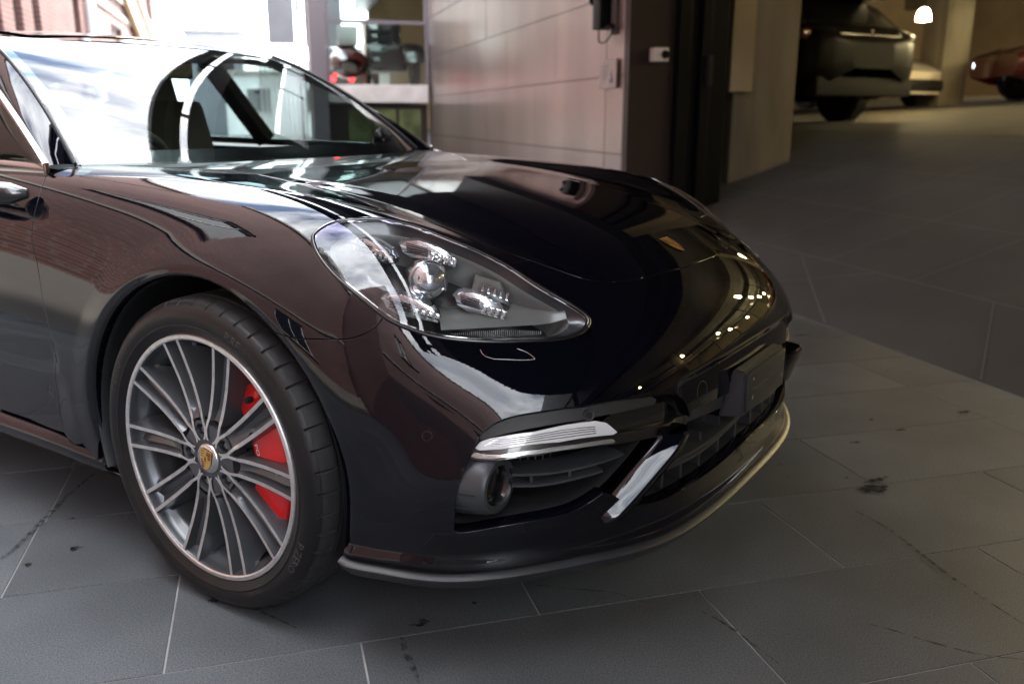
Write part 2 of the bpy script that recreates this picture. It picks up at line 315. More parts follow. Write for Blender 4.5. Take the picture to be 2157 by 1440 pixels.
SF = Surf(rear_rows + ROWS, .15, .15)
FEAT = {"hood":[[2.417,4.324],[2.49,4.817],[2.661,5.377],[2.913,6.19],[2.938,6.696],[3.207,7.188],[3.426,7.582],[3.465,7.861],[3.383,8.112],[3.453,8.432],[3.577,8.769],[3.323,9.077],[3.097,9.494],[2.957,9.777],[2.844,9.978],[2.688,10.138],[2.479,10.274],[2.122,10.406],[1.61,10.521],[1.028,10.616],[0.405,10.684],[0.058,10.687]],"head":[[6.702,7.503],[6.575,7.471],[6.409,7.463],[6.048,7.49],[5.805,7.557],[5.609,7.64],[5.261,7.797],[4.961,7.946],[4.832,8.102],[4.741,8.256],[4.748,8.57],[4.555,8.879],[4.567,9.109],[4.529,9.364],[4.645,9.664],[4.678,9.963],[4.574,10.223],[4.451,10.449],[4.263,10.798],[4.265,10.946],[4.387,11.104],[4.636,11.21],[4.994,11.272],[5.489,11.238],[6.153,11.013],[6.825,10.628],[7.136,10.376],[7.393,10.132],[7.59,9.915],[7.738,9.711],[7.868,9.421],[7.943,9.189],[7.946,9.019],[7.855,8.663],[7.706,8.305],[7.522,8.042],[7.233,7.79],[6.987,7.634]],"seam":[[7.946,9.019],[8.152,9.033],[8.395,8.986],[8.6,8.912],[8.778,8.819],[8.936,8.71],[9.198,8.496],[9.448,8.302],[9.76,8.054],[10.102,7.824]],"door":[[5.423,1.937],[6.372,2.16],[6.896,2.222],[7.33,2.239],[7.632,2.267],[7.914,2.369],[8.064,2.42],[8.539,2.494],[8.925,2.578],[9.22,2.654],[9.426,2.547],[9.688,2.505],[10.064,2.427],[10.279,2.446],[10.452,2.554]],"lip":[[11.0,14.957],[10.597,15.528],[10.043,15.826],[9.466,16.162],[8.843,16.336],[8.427,16.371],[7.784,16.407],[6.848,16.418],[5.324,16.479],[3.608,16.699],[2.137,16.829],[1.448,16.735],[0.396,16.482],[-0.464,16.445]],"holeA":[[8.712,14.647],[8.714,13.781],[8.665,13.365],[8.568,13.008],[8.354,12.49],[8.089,12.078],[7.788,11.952],[7.377,12.031],[6.684,12.323],[5.624,12.694],[4.459,12.933],[3.368,13.19],[2.722,13.389],[2.374,13.607],[2.161,13.932],[2.061,14.208],[2.083,14.368],[2.429,14.43],[3.046,14.309],[3.565,14.209],[4.244,14.634],[4.828,14.959],[5.311,15.097],[5.881,15.17],[6.893,15.06],[7.798,14.918],[8.403,14.87],[8.611,14.792]],"gtop":[[2.045,14.426],[2.03,14.093],[1.584,14.114],[0.859,14.223],[0.315,14.275]],"gbot":[[3.717,15.653],[3.194,15.765],[2.682,15.832],[2.157,15.821],[1.617,15.83],[1.033,15.815],[0.542,15.775],[-0.267,15.686],[-0.572,15.562]],"bladeR":[[2.077,14.497],[2.27,14.662],[2.561,14.846],[2.995,15.154],[3.467,15.446],[3.717,15.653]],"crest":[[-0.097,10.039]],"sensor":[[8.988,11.286],[5.425,12.988]],"tow":[[1.708,13.765]],"psens":[[1.207,13.305]],"washer":[[7.219,10.481],[7.244,10.558],[7.233,10.64],[7.17,10.736],[7.1,10.812],[6.689,11.115],[6.468,11.235],[6.42,11.239],[6.441,11.159],[6.502,11.033],[6.612,10.885]],"cowlline":[[4.164,1.863],[1.632,1.062],[0.192,0.728]],"crease":[[2.269,13.008],[1.692,12.992],[0.993,13.099],[0.073,13.118]],"sill":[[10.216,1.24],[10.202,1.744],[10.293,2.439],[10.559,2.909],[10.843,3.13]],"doorcrease":[[9.288,1.503],[9.276,2.043],[9.322,2.565],[9.413,2.539],[9.382,2.015],[9.347,1.489]],"liphl":[[10.884,14.394],[10.287,14.941],[9.284,15.48],[8.643,15.709],[7.755,15.849]],"arch":[[11.0,15.306],[10.942,14.307],[10.866,13.48],[10.806,12.703],[10.76,11.919],[10.723,11.149],[10.693,10.476],[10.656,9.933],[10.606,9.494],[10.545,9.123],[10.478,8.799],[10.403,8.507],[10.315,8.237],[10.208,7.983],[10.075,7.745],[9.912,7.519],[9.722,7.305],[9.517,7.102],[9.316,6.907],[9.141,6.717],[9.005,6.53],[8.914,6.344],[8.871,6.16],[8.871,5.976],[8.907,5.795],[8.97,5.615],[9.053,5.436],[9.145,5.258],[9.238,5.08],[9.323,4.9],[9.4,4.717],[9.472,4.535],[9.545,4.357],[9.625,4.186],[9.713,4.026],[9.814,3.881],[9.93,3.756],[10.062,3.652],[10.212,3.572],[10.379,3.514],[10.564,3.479],[10.768,3.465],[11.0,3.476],[11.0,3.37],[11.0,3.283],[11.0,3.218]],"trim":[[8.057,12.075],[7.746,11.995],[7.336,12.088],[6.691,12.353],[5.629,12.725],[4.465,12.964],[3.312,13.242],[3.154,13.384],[3.222,13.47],[4.512,13.253],[5.677,13.011],[6.765,12.656],[7.605,12.345],[8.089,12.185]],"drl1":[[8.211,12.313],[8.097,12.233],[7.909,12.276],[6.889,12.728],[5.239,13.206],[4.962,13.344],[4.602,13.664],[4.724,13.679],[6.33,13.247],[7.703,12.689],[8.135,12.423]],"drl2":[[8.323,12.483],[8.257,12.432],[8.009,12.661],[7.736,12.844],[6.781,13.237],[5.816,13.539],[4.713,13.805],[4.614,13.873],[4.673,13.897],[5.811,13.624],[6.781,13.325],[7.463,13.051],[7.96,12.802],[8.208,12.622]],"bar":[[8.227,12.356],[7.706,12.726],[6.33,13.281],[4.582,13.734],[3.08,14.045],[2.091,14.206],[2.094,14.395],[3.051,14.276],[4.462,13.994],[4.666,13.952],[6.781,13.384],[7.745,13.003],[8.168,12.748],[8.367,12.523]],"shelf":[[4.932,13.365],[4.513,13.264],[3.223,13.481],[2.495,13.669],[2.199,14.024],[2.108,14.189],[3.081,14.034],[4.537,13.716]],"slat1":[[7.409,13.681],[7.127,13.843],[6.526,14.09],[6.009,14.229],[5.31,14.352],[4.561,14.42],[4.019,14.446]],"slat2":[[7.392,14.042],[7.103,14.182],[6.616,14.368],[5.967,14.508],[5.265,14.599],[4.667,14.648]],"bladeL":[[3.171,14.287],[3.917,14.414],[4.244,14.634],[4.828,14.959],[5.311,15.097]],"bladeRR":[[2.077,14.497],[2.561,14.846],[2.995,15.154],[3.467,15.446],[3.717,15.653]],"pod":[[7.625,13.919]],"gslat1":[[2.597,15.116],[1.843,15.161],[1.172,15.16],[0.644,15.105],[0.171,14.993]],"gband":[[2.045,14.087],[1.583,14.125],[0.858,14.235]],"gslat2":[[2.967,15.142],[2.271,15.249],[1.517,15.298],[0.927,15.236],[0.396,15.128],[0.079,15.008]]}
FT = {k: np.array(v, float) + np.array([0, TOFF]) for k, v in FEAT.items()}

def sst(a, b, x):
    t = np.clip((x - a) / (b - a), 0, 1); return t * t * (3 - 2 * t)
LIPS = np.array([0, 2.0, 4, 6, 7.75, 8.64, 9.28, 10.29, 10.88, 12.0]); LIPT = np.array([16.25, 16.25, 16.15, 16.0, 15.85, 15.71, 15.48, 14.94, 14.39, 13.9]) + TOFF
def disp(s, t):
    a = np.abs(s)
    d = 0.006 * (1 - sst(2.05, 2.75, a)) * sst(4.5 + TOFF, 6.0 + TOFF, t) * (1 - sst(9.3 + TOFF, 10.3 + TOFF, t))              # raised middle of the bonnet
    d = d - 0.016 * sst(13.06 + TOFF, 13.34 + TOFF, t) * (1 - sst(2.3, 2.75, a)) * (1 - sst(14.3 + TOFF, 15.2 + TOFF, t))   # recess behind the plate
    d = d - 0.008 * np.exp(-((a - 9.33) / .16) ** 2) * sst(-1.5 + TOFF, 2.2 + TOFF, t) * (1 - sst(2.5 + TOFF, 2.75 + TOFF, t))
    d = d - 0.007 * sst(9.33, 9.8, a) * (1 - sst(9.8, 10.6, a)) * (1 - sst(2.4 + TOFF, 2.9 + TOFF, t)) * sst(TOFF - 6, TOFF - 4, t)
    tl = np.interp(a, LIPS, LIPT)
    d = d + 0.016 * sst(tl - .05, tl + .55, t)                                                                               # flared lower edge of the bumper
    return d
def pos(s, t):
    s = np.asarray(s, float); t = np.asarray(t, float)
    Q, _, _, N = SF.ev(s, t, True)
    return Q - N * disp(s, t)[..., None]
# SF normals point inward for this row order when NSIGN is -1
NSIGN = 1.0
_q = SF.ev(np.array([0.0]), np.array([7.0 + TOFF]), True)[3][0]
NSIGN = 1.0 if _q[2] > 0 else -1.0
def pos(s, t):
    s = np.asarray(s, float); t = np.asarray(t, float)
    Q, _, _, N = SF.ev(s, t, True)
    r = np.hypot(Q[..., 0], Q[..., 2] - .36); sd_ = sst(6.5, 7.6, np.abs(s)) * (Q[..., 0] > -.6)
    flare = sd_ * (.0035 * (1 - sst(.425, .500, r)) - .0065 * (1 - sst(.409, .430, r)))                                   # swage round the wheel arch
    return Q + NSIGN * N * (disp(s, t) + flare)[..., None]
def posn(s, t, e=0.012):
    s = np.asarray(s, float); t = np.asarray(t, float)
    t1 = np.minimum(t + e, SF.nt - 1.0); t0 = np.maximum(t - e, 0.0); s1 = np.minimum(s + e, SF.ns); s0 = np.maximum(s - e, -SF.ns)
    Ps = (pos(s1, t) - pos(s0, t)) / (s1 - s0)[..., None]; Pt = (pos(s, t1) - pos(s, t0)) / (t1 - t0)[..., None]
    N = np.cross(Pt, Ps) * NSIGN; N /= np.linalg.norm(N, axis=-1, keepdims=True)
    return pos(s, t), N, Ps, Pt
def at(s, t, off=0.0):
    p, n, a, b = posn(np.array([s]), np.array([t])); return Vector(p[0] + n[0] * off)
def frame(s, t):
    p, n, a, b = posn(np.array([s]), np.array([t])); return Vector(p[0]), Vector(n[0]), Vector(a[0]).normalized(), Vector(b[0]).normalized()

def smooth_line(p, k=5):
    """open Catmull-Rom through p"""
    p = np.asarray(p, float)
    if len(p) < 3:
        return np.array([p[0] + (p[-1] - p[0]) * i / k for i in range(k + 1)])
    q = np.vstack([2 * p[0] - p[1], p, 2 * p[-1] - p[-2]]); out = []
    for i in range(1, len(q) - 2):
        for j in range(k):
            u = j / k; a, b, c, d = q[i - 1:i + 3]
            out.append(.5 * ((2 * b) + (c - a) * u + (2 * a - 5 * b + 4 * c - d) * u * u + (3 * b - a - 3 * c + d) * u ** 3))
    out.append(p[-1]); return np.array(out)
def fair(p, n=2, lam=.5):
    p = np.array(p, float)
    for _ in range(n):
        q = p.copy(); q[1:-1] += lam * .5 * (p[:-2] + p[2:] - 2 * p[1:-1]); p = q
    return p
def chain(*segs):
    out = []
    for sg in segs:
        for q in sg:
            if not out or np.hypot(*(np.array(q) - out[-1])) > 1e-3: out.append(np.array(q, float))
    if np.hypot(*(out[0] - out[-1])) < 1e-3: out.pop()
    return np.array(out)
def mir(p): return np.asarray(p)[::-1] * np.array([-1, 1])
def area(p): return .5 * np.sum(p[:, 0] * np.roll(p[:, 1], -1) - np.roll(p[:, 0], -1) * p[:, 1])
def redensify(p, h):
    out = []
    for i in range(len(p)):
        a, b = p[i], p[(i + 1) % len(p)]; n = max(1, int(math.ceil(np.hypot(*(b - a)) / h)))
        out += [a + (b - a) * j / n for j in range(n)]
    return np.array(out)
def inside(pts, poly):
    x, y = pts[:, 0], pts[:, 1]; r = np.zeros(len(pts), bool); n = len(poly)
    for i in range(n):
        x0, y0 = poly[i]; x1, y1 = poly[(i + 1) % n]
        if y0 == y1: continue
        c = ((y0 > y) != (y1 > y)) & (x < (x1 - x0) * (y - y0) / (y1 - y0) + x0); r ^= c
    return r
def edge_dist(pts, poly):
    d = np.full(len(pts), 1e9)
    for i in range(len(poly)):
        a, b = poly[i], poly[(i + 1) % len(poly)]; ab = b - a; L = ab @ ab
        u = np.clip(((pts - a) @ ab) / max(L, 1e-12), 0, 1); d = np.minimum(d, np.hypot(*(pts - a - u[:, None] * ab).T))
    return d
def shrink(poly, g):
    """move a closed st outline inwards (for g > 0) by g metres on the surface"""
    if g == 0: return poly
    s = poly if area(poly) > 0 else poly[::-1]
    d = np.roll(s, -1, 0) - np.roll(s, 1, 0)
    p, n, Ps, Pt = posn(s[:, 0], s[:, 1])
    T = Ps * d[:, :1] + Pt * d[:, 1:]; T /= np.linalg.norm(T, axis=1, keepdims=True)
    # in-surface normal pointing to the left of travel in st space
    cr = np.cross(Ps, Pt); sgn = np.sign((cr * n).sum(1))
    Nn = np.cross(n, T) * sgn[:, None]
    A11 = (Ps * Ps).sum(1); A12 = (Ps * Pt).sum(1); A22 = (Pt * Pt).sum(1); b1 = (Ps * Nn).sum(1); b2 = (Pt * Nn).sum(1); D = A11 * A22 - A12 ** 2
    out = s + g * np.c_[(A22 * b1 - A12 * b2) / D, (A11 * b2 - A12 * b1) / D]
    out[:, 0] = np.clip(out[:, 0], -SF.ns, SF.ns); out[:, 1] = np.clip(out[:, 1], 0, SF.nt - 1)
    return out if area(poly) > 0 else out[::-1]
def panel(name, outer, mat, parent, holes=(), h=.11, gap=.0017, flange=.012, off=0.0, hole_flange=None, outer_flange=True, hole_gap=None, dome=0.0):
    outer = shrink(redensify(np.asarray(outer), h), gap); hs = [shrink(redensify(np.asarray(q), h), -(gap if hole_gap is None else hole_gap)) for q in holes]
    lo, hi = outer.min(0), outer.max(0)
    g = np.array([(s + (h / 2 if j % 2 else 0), t) for j, t in enumerate(np.arange(lo[1], hi[1], h * .9)) for s in np.arange(lo[0], hi[0], h)])
    ok = inside(g, outer); g = g[ok]; g = g[edge_dist(g, outer) > h * .42]
    for q in hs: g = g[~inside(g, q)]; g = g[edge_dist(g, q) > h * .42]
    pts = [outer] + hs; edges = []; o = 0
    for q in pts:
        edges += [(o + i, o + (i + 1) % len(q)) for i in range(len(q))]; o += len(q)
    allp = np.vstack(pts + [g])
    vo, eo, fo, *_ = delaunay_2d_cdt([Vector((p[0], p[1])) for p in allp], edges, [], 0, 1e-6)
    V = np.array([(q.x, q.y) for q in vo]); F_ = np.array(fo); c = V[F_].mean(1)
    keep = inside(c, outer)
    for q in hs: keep &= ~inside(c, q)
    F_ = F_[keep]
    X, N, Ps, Pt = posn(V[:, 0], V[:, 1]); X = X + N * off
    if dome:
        X = X + N * (dome * sst(-.25, 1.3, edge_dist(V, outer)) - dome * sst(-.25, 1.3, 0.0))[:, None]
    fn = np.cross(X[F_[:, 1]] - X[F_[:, 0]], X[F_[:, 2]] - X[F_[:, 0]]); fl = (fn * N[F_[:, 0]]).sum(1) < 0; F_[fl] = F_[fl][:, ::-1]
    verts = X.tolist(); norms = N.tolist(); faces = F_.tolist()
    if flange:
        rings = ([(outer, flange)] if outer_flange else []) + [(q, (flange if hole_flange is None else hole_flange)) for q in hs]
        for i_, (q, fd) in enumerate(rings):
            x, n, ps, pt = posn(q[:, 0], q[:, 1]); x = x + n * off
            ishole = not (outer_flange and i_ == 0)
            d = np.roll(x, -1, 0) - np.roll(x, 1, 0); d /= np.linalg.norm(d, axis=1, keepdims=True); out_ = np.cross(d, n)
            cen = x.mean(0); sg = np.sign(((x - cen) * out_).sum()); out_ = out_ * sg * (-1 if ishole else 1)     # away from the panel
            b = len(verts); k = len(q)
            r1 = x + out_ * .0009 - n * .0011; r2 = r1 - n * fd
            for r, nn in ((x, n), (r1, (out_ + n * .35)), (r2, out_)):
                verts += r.tolist(); nn = nn / np.linalg.norm(nn, axis=1, keepdims=True); norms += nn.tolist()
            for lvl in range(2):
                for i in range(k):
                    j = (i + 1) % k; f = (b + lvl * k + i, b + lvl * k + j, b + (lvl + 1) * k + j, b + (lvl + 1) * k + i)
                    a_ = np.array(verts[f[0]]); fnn = np.cross(np.array(verts[f[1]]) - a_, np.array(verts[f[2]]) - a_)
                    faces.append(f if fnn @ np.array(norms[f[2]]) > 0 else f[::-1])
    return mesh(name, verts, faces, mat, parent, smooth=True, normals=None if dome else norms)

# ---------------------------------------------------------------- outlines on the body (st coordinates)
car = empty('parked_car', (0, 0, 0))
tag(car, 'glossy black low car with multi-spoke alloy wheel and red brake caliper, nose pointing right', 'car')
hood_e = fair(smooth_line(FT['hood'], 4), 6); hood_e[-1] = (0.0, hood_e[-1][1])
head = FT['head']
hc = smooth_line(np.vstack([head[-2:], head, head[:3]]), 4)
for _ in range(10): hc[1:-1] += .25 * (hc[:-2] + hc[2:] - 2 * hc[1:-1])
hc = hc[8:8 + 4 * len(head) + 1]; hd_in = hc[:13 * 4 + 1]; hd_tip = hc[13 * 4:32 * 4 + 1]; hd_out = hc[32 * 4:]
nh = int(np.argmin(np.hypot(*(hood_e - (.5 * (FT['hood'][11] + FT['hood'][12]))).T)))
arch = FT['arch']; a_ang = np.linspace(-18, 205, len(arch))
i49 = int(np.argmin(abs(a_ang - 49))); i190 = int(np.argmin(abs(a_ang - 187))); im16 = int(np.argmin(abs(a_ang + 14)))
seam = fair(smooth_line(np.vstack([FT['seam'][:-1], arch[i49:i49 + 1]]), 3), 2)
doorl = fair(smooth_line(FT['door'], 3), 3)
lip = fair(smooth_line(np.vstack([FT['lip'][:10], [[2.2, 16.76 + TOFF], [1.2, 16.70 + TOFF], [0.0, 16.66 + TOFF]]]), 3), 8)
sill = FT['sill']
rear_hood = np.array([(s, 3.62 + TOFF + .76 * (s / 2.49) ** 2) for s in np.linspace(-FT['hood'][0][0], FT['hood'][0][0], 31)])
hood_poly = chain(rear_hood, hood_e, mir(hood_e))
fender_top = smooth_line(np.array([FT['door'][0], (4.75, 1.93 + TOFF), (4.1, 2.1 + TOFF), (3.3, 3.2 + TOFF), FT['hood'][0]]), 5)
fender_poly = chain(fender_top, hood_e[:nh + 1], hd_in[::-1], hd_out[::-1], seam, arch[i49:i190 + 1], [arch[i190] + (.0, -.12), (10.9, 3.12 + TOFF), (10.5, 2.85 + TOFF), FT['door'][-1]], doorl[::-1])
near = chain(hood_e[nh:][::-1], hd_in[-1:], hd_tip, seam, arch[im16:i49 + 1][::-1], lip)
bumper_poly = chain(near, mir(near))
holeA = chain(fair(smooth_line(FT['holeA'][0:17], 3), 2), fair(smooth_line(FT['holeA'][16:20], 3), 1), fair(smooth_line(np.vstack([FT['holeA'][19:], FT['holeA'][0:1]]), 3), 2))
gt_ = np.vstack([FT['gtop'][1:4], [[0.0, 14.30 + TOFF]]]); gb_ = np.vstack([FT['gbot'][:7], [[0.0, 15.73 + TOFF]]])
nearB = chain(smooth_line(gt_, 4)[::-1], FT['gtop'][0:1], smooth_line(FT['bladeR'], 3), smooth_line(gb_, 4))
holeB = chain(nearB, mir(nearB))
A_ = FT['holeA']
nearU = chain(smooth_line(gt_, 4)[::-1], fair(smooth_line(A_[0:16], 3), 2)[::-1], fair(smooth_line(np.vstack([A_[21:], A_[0:1]]), 3), 2)[::-1], smooth_line(gb_, 4))
hole_all = chain(nearU, mir(nearU))

hood = panel('bonnet', hood_poly, M['paint'], car)
fender_near = panel('front_wing', fender_poly, M['paint'], car, h=.075)
fender_far = panel('front_wing', mir(fender_poly), M['paint'], car)
bumper = panel('front_bumper', bumper_poly, M['paint'], car, holes=(hole_all,), hole_flange=.03, hole_gap=0.0, h=.085)
# cowl behind the bonnet
cw = chain(rear_hood[::-1], fender_top[::-1][:16] * np.array([-1, 1]), [(-2.6, 1.6 + TOFF), (0, 1.3 + TOFF), (2.6, 1.6 + TOFF)], fender_top[4:][::1])
cowl = panel('cowl_panel', cw, M['gloss_black'], car, gap=.002, flange=.006)
# doors and rear body
belt = lambda t0, t1: np.array([(5.27, t) for t in np.linspace(t0, t1, 20)])
xd = TOFF - .75
silL = np.array([(10.25, t) for t in np.linspace(xd, 1.24 + TOFF, 10)])
door_poly = chain(doorl, [(10.4, 2.5 + TOFF)], sill[2::-1], silL[::-1], [(8.0, xd), (5.27, xd)], belt(xd, 1.75 + TOFF))
rd0 = TOFF - 3.0
rdoor_poly = chain([(5.27, rd0), (10.25, rd0 + .3)], np.array([(10.25, t) for t in np.linspace(rd0 + .3, xd, 8)]), [(5.27, xd)])
ra = []
for a in np.linspace(0, 2 * math.pi, 60, endpoint=False):
    x, z = -2.95 + .425 * math.cos(a), .36 + .425 * math.sin(a)
    q = np.array([9.6, 3.0])
    for _ in range(25):
        f0 = pos(q[:1], q[1:])[0][[0, 2]] - (x, z); e = 1e-3
        J = np.c_[(pos(q[:1] + e, q[1:])[0][[0, 2]] - (x, z) - f0) / e, (pos(q[:1], q[1:] + e)[0][[0, 2]] - (x, z) - f0) / e]
        q = q - np.linalg.lstsq(J, f0, rcond=None)[0]; q = np.clip(q, (7.5, .2), (10.98, TOFF + 1))
    ra.append(q)
ra = np.array(ra)
cut = [q for q in ra if q[0] < 10.6]
ks = int(np.argmax([np.hypot(*(ra[i] - ra[i - 1])) if ra[i][0] >= 10.6 or ra[i - 1][0] >= 10.6 else 0 for i in range(len(ra))]))
tmin, tmax = min(q[1] for q in ra), max(q[1] for q in ra)
arcpts = [q for q in ra if q[0] < 10.7]; arcpts = sorted(arcpts, key=lambda q: q[1])
quarter_poly = chain([(5.27, .05), (10.7, .05)], [(10.7, arcpts[0][1])], arcpts, [(10.7, arcpts[-1][1])], [(10.7, rd0 + .32)], [(5.27, rd0)])
for sg in (1, -1):
    fl = (lambda p: np.asarray(p)) if sg == 1 else mir
    d_ = panel('front_door', fl(door_poly), M['paint'], car, h=.075)
    panel('rear_door', fl(rdoor_poly), M['paint'], car, h=.3)
    panel('rear_wing', fl(quarter_poly), M['paint'], car, h=.3)
deck = chain([(s, .05) for s in np.linspace(-5.27, 5.27, 9)], [(5.27, 3.4), (-5.27, 3.4)])
panel('tailgate', deck, M['paint'], car, h=.3)
mesh('rear_panel', [tuple(p) for p in pos(np.linspace(-10.7, 10.7, 41), np.full(41, .05))], [tuple(range(41))], M['paint'], car)

# bonnet gap filler: dark channel under the seams, so gaps read dark
def under(name, poly, depth, mat, h=.22):
    return panel(name, poly, mat, car, h=h, gap=-.02, flange=0, off=-depth)

# added black sheet just inside the panels, so their gaps read dark
us, ut = np.meshgrid(np.linspace(-8.6, 8.6, 60), np.linspace(3.0 + TOFF, 13.0 + TOFF, 50))
up_, un_, _, _ = posn(us, ut); up_ = up_ - un_ * .035
# keep clear of the wheel wells and the headlights: only the bonnet/cowl part
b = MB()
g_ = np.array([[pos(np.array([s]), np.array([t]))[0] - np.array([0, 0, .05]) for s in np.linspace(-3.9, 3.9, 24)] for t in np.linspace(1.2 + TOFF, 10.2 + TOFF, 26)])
b.grid(g_); b.build('dark_gap_backing', M['deep'], car, smooth=60)

M['hubgrey'] = P('hub_grey_alloy', (.42, .42, .42), rough=.4, metal=.7)
# ---------------------------------------------------------------- headlights
def lerp3(a, b, u): return [a[i] + (b[i] - a[i]) * u for i in range(3)]
hl_out = chain(hd_in, hd_tip, hd_out)
def Y(p, sg): return (p[0], p[1] * sg, p[2])
def block(name, pl, pr, hgt, dep, outline, mat, parent, sg, fwd=Vector((.86, -.5, .08)), bev=.25):
    """bevelled plate: outline in (-.5..5) units spanning pl..pr, front towards fwd"""
    pl, pr = Vector(pl), Vector(pr); ax = pr - pl; Ln = ax.length; ax.normalize()
    upv = (Vector((0, 0, 1)) - ax * ax.z).normalized(); nf = ax.cross(upv).normalized()
    if nf.dot(fwd) < 0: nf = -nf
    c = (pl + pr) / 2; n = len(outline); v = []; f = []
    for sc, dd in ((1.0, -dep), (1.0, -dep * .25), (.9, 0.0), (.55, dep * .12)):
        for a, b_ in outline: v.append(tuple(c + ax * a * Ln * sc + upv * b_ * hgt * (sc if sc > .6 else .5) + nf * dd))
    for k in range(3):
        for i in range(n): f.append((k * n + i, k * n + (i + 1) % n, (k + 1) * n + (i + 1) % n, (k + 1) * n + i))
    f.append(tuple(range(3 * n, 4 * n)))
    v = [Y(p, sg) for p in v]
    o = mesh(name, v, f, mat, parent, auto=35)
    bm = bmesh.new(); bm.from_mesh(o.data); bmesh.ops.recalc_face_normals(bm, faces=bm.faces); bm.to_mesh(o.data); bm.free()
    return o
LEAF = [(-.5, .05), (-.42, .32), (-.2, .5), (.1, .44), (.35, .25), (.5, -.1), (.5, -.38), (.2, -.46), (-.2, -.5), (-.42, -.28)]
def headlight(sg):
    hl = empty('headlight', (0, 0, 0), car)
    o2 = hl_out if sg == 1 else mir(hl_out)
    panel('lens', o2, M['lens'], hl, h=.12, gap=.0075, flange=0, off=.0002, dome=.0035)
    q = redensify(o2, .2); q = shrink(q, .0035); x, n, _, _ = posn(q[:, 0], q[:, 1])
    # black gasket with a bright inner edge
    g = MB(); g.tube([tuple(p) for p in (x - n * .0012)], .0042, seg=8, closed=True); g.build('gasket', M['gloss_black'], hl, smooth=60)
    q2 = shrink(redensify(o2, .2), .0088); x2, n2, _, _ = posn(q2[:, 0], q2[:, 1])
    g = MB(); g.tube([tuple(p) for p in (x2 - n2 * .0028)], .0022, seg=6, closed=True); g.build('trim_ring', M['chrome'], hl, smooth=60)
    cen = x.mean(0); cn = n.mean(0); cn /= np.linalg.norm(cn)
    rings = []
    for f_, d_ in ((.02, .006), (.055, .014), (.12, .020), (.15, .030), (.20, .085), (.30, .115)):
        rings.append(x + (cen - x) * f_ - n * .5 * d_ - cn * .5 * d_)
    k = len(x); v = np.vstack(rings).tolist() + [(cen - cn * .125).tolist()]; f = []; fm = []
    for r in range(5):
        for i in range(k):
            f.append((r * k + i, r * k + (i + 1) % k, (r + 1) * k + (i + 1) % k, (r + 1) * k + i)); fm.append([1, 1, 0, 0, 1][r])
    for i in range(k): f.append((5 * k + i, 5 * k + (i + 1) % k, 6 * k)); fm.append(1)
    mesh('housing', v, f, None, hl, mats=[M['lampgrey'], M['lampdark']], fmat=fm, auto=50)
    for a, b_, hh in (((.285, -.751, .838), (.379, -.720, .812), .042), ((.365, -.693, .832), (.471, -.622, .801), .046), ((.393, -.784, .735), (.499, -.72, .704), .046), ((.498, -.682, .735), (.590, -.617, .702), .046)):
        block('daytime_light', a, b_, hh, .035, LEAF, M['crystal'], hl, sg)
        for j in range(4):
            u0, u1 = .5 + j * .115, .5 + j * .115 + .085
            p0 = Vector(lerp3(a, b_, u0)) + Vector((.012, -.008, -.006)); p1 = Vector(lerp3(a, b_, u1)) + Vector((.012, -.008, -.006))
            block('led_cell', p0, p1, hh * .45, .010, [(-.5, -.5), (-.5, .5), (.5, .4), (.5, -.5)], M['chrome'], hl, sg)
        for j in range(5):                                   # fine ribs of the other half
            p0 = Vector(lerp3(a, b_, .12)) + Vector((.010, -.007, .010 - j * .0045)); p1 = Vector(lerp3(a, b_, .47)) + Vector((.010, -.007, .010 - j * .0045))
            block('light_rib', p0, p1, .0016, .006, [(-.5, -.5), (-.5, .5), (.5, .5), (.5, -.5)], M['lampdark'], hl, sg)
    # projector: a clear bowl lens with a dark collar
    pc = Vector((.453, -.700, .767)); ax = Vector((.80, -.58, .12)).normalized()
    def lat(prof, name, mat, seg=40):
        u = ax.cross(Vector((0, 0, 1))).normalized(); w_ = u.cross(ax).normalized(); v = []; f = []; L = len(prof)
        for k_ in range(seg):
            t = 2 * math.pi * k_ / seg
            for r, d in prof: v.append(Y(pc + ax * d + (u * math.cos(t) + w_ * math.sin(t)) * r, sg))
        for k_ in range(seg):
            for j in range(L - 1): f.append((k_ * L + j, ((k_ + 1) % seg) * L + j, ((k_ + 1) % seg) * L + j + 1, k_ * L + j + 1))
        o = mesh(name, v, f, mat, hl, auto=50); bm = bmesh.new(); bm.from_mesh(o.data); bmesh.ops.remove_doubles(bm, verts=bm.verts, dist=1e-5); bmesh.ops.recalc_face_normals(bm, faces=bm.faces); bm.to_mesh(o.data); bm.free()
    lat([(.043, -.05), (.043, -.006), (.041, .002), (.0385, .004)], 'projector_collar', M['satin'])
    lat([(.0385, .001), (.036, .012), (.030, .021), (.020, .028), (.010, .031), (.0004, .032)], 'projector_lens', M['crystal'])
    # side marker with five ribs
    a, b_ = (.512, -.628, .757), (.586, -.588, .733)
    block('marker_light', a, b_, .034, .012, [(-.5, -.35), (-.5, .5), (.12, .5), (.5, -.75), (.3, -.72)], M['lampgrey'], hl, sg)
    for j in range(5):
        p = Vector(lerp3(a, b_, .16 + j * .15)) + Vector((.012, -.009, -.002 - .001 * j)); block('marker_rib', p, p + Vector((.005, .0028, -.001)), .017, .006, [(-.5, -.5), (-.5, .5), (.5, .5), (.5, -.5)], M['chrome'], hl, sg)
    # ribbed strip along the lower edge
    a, b_ = Vector((.520, -.716, .668)), Vector((.648, -.580, .660)); g = MB()
    for j in range(46):
        p = a + (b_ - a) * (j / 45); hh = .010 * math.sin(math.pi * min(1, .12 + .88 * (1 - j / 45))) + .003
        g.box(Y(p, sg), (.0016, .006, hh), rz=.7 * sg)
    g.build('ribbed_strip', M['satin'], hl)
    a2 = [(.51, -.735, .690), (.60, -.640, .690), (.655, -.575, .690), (.690, -.545, .700)]
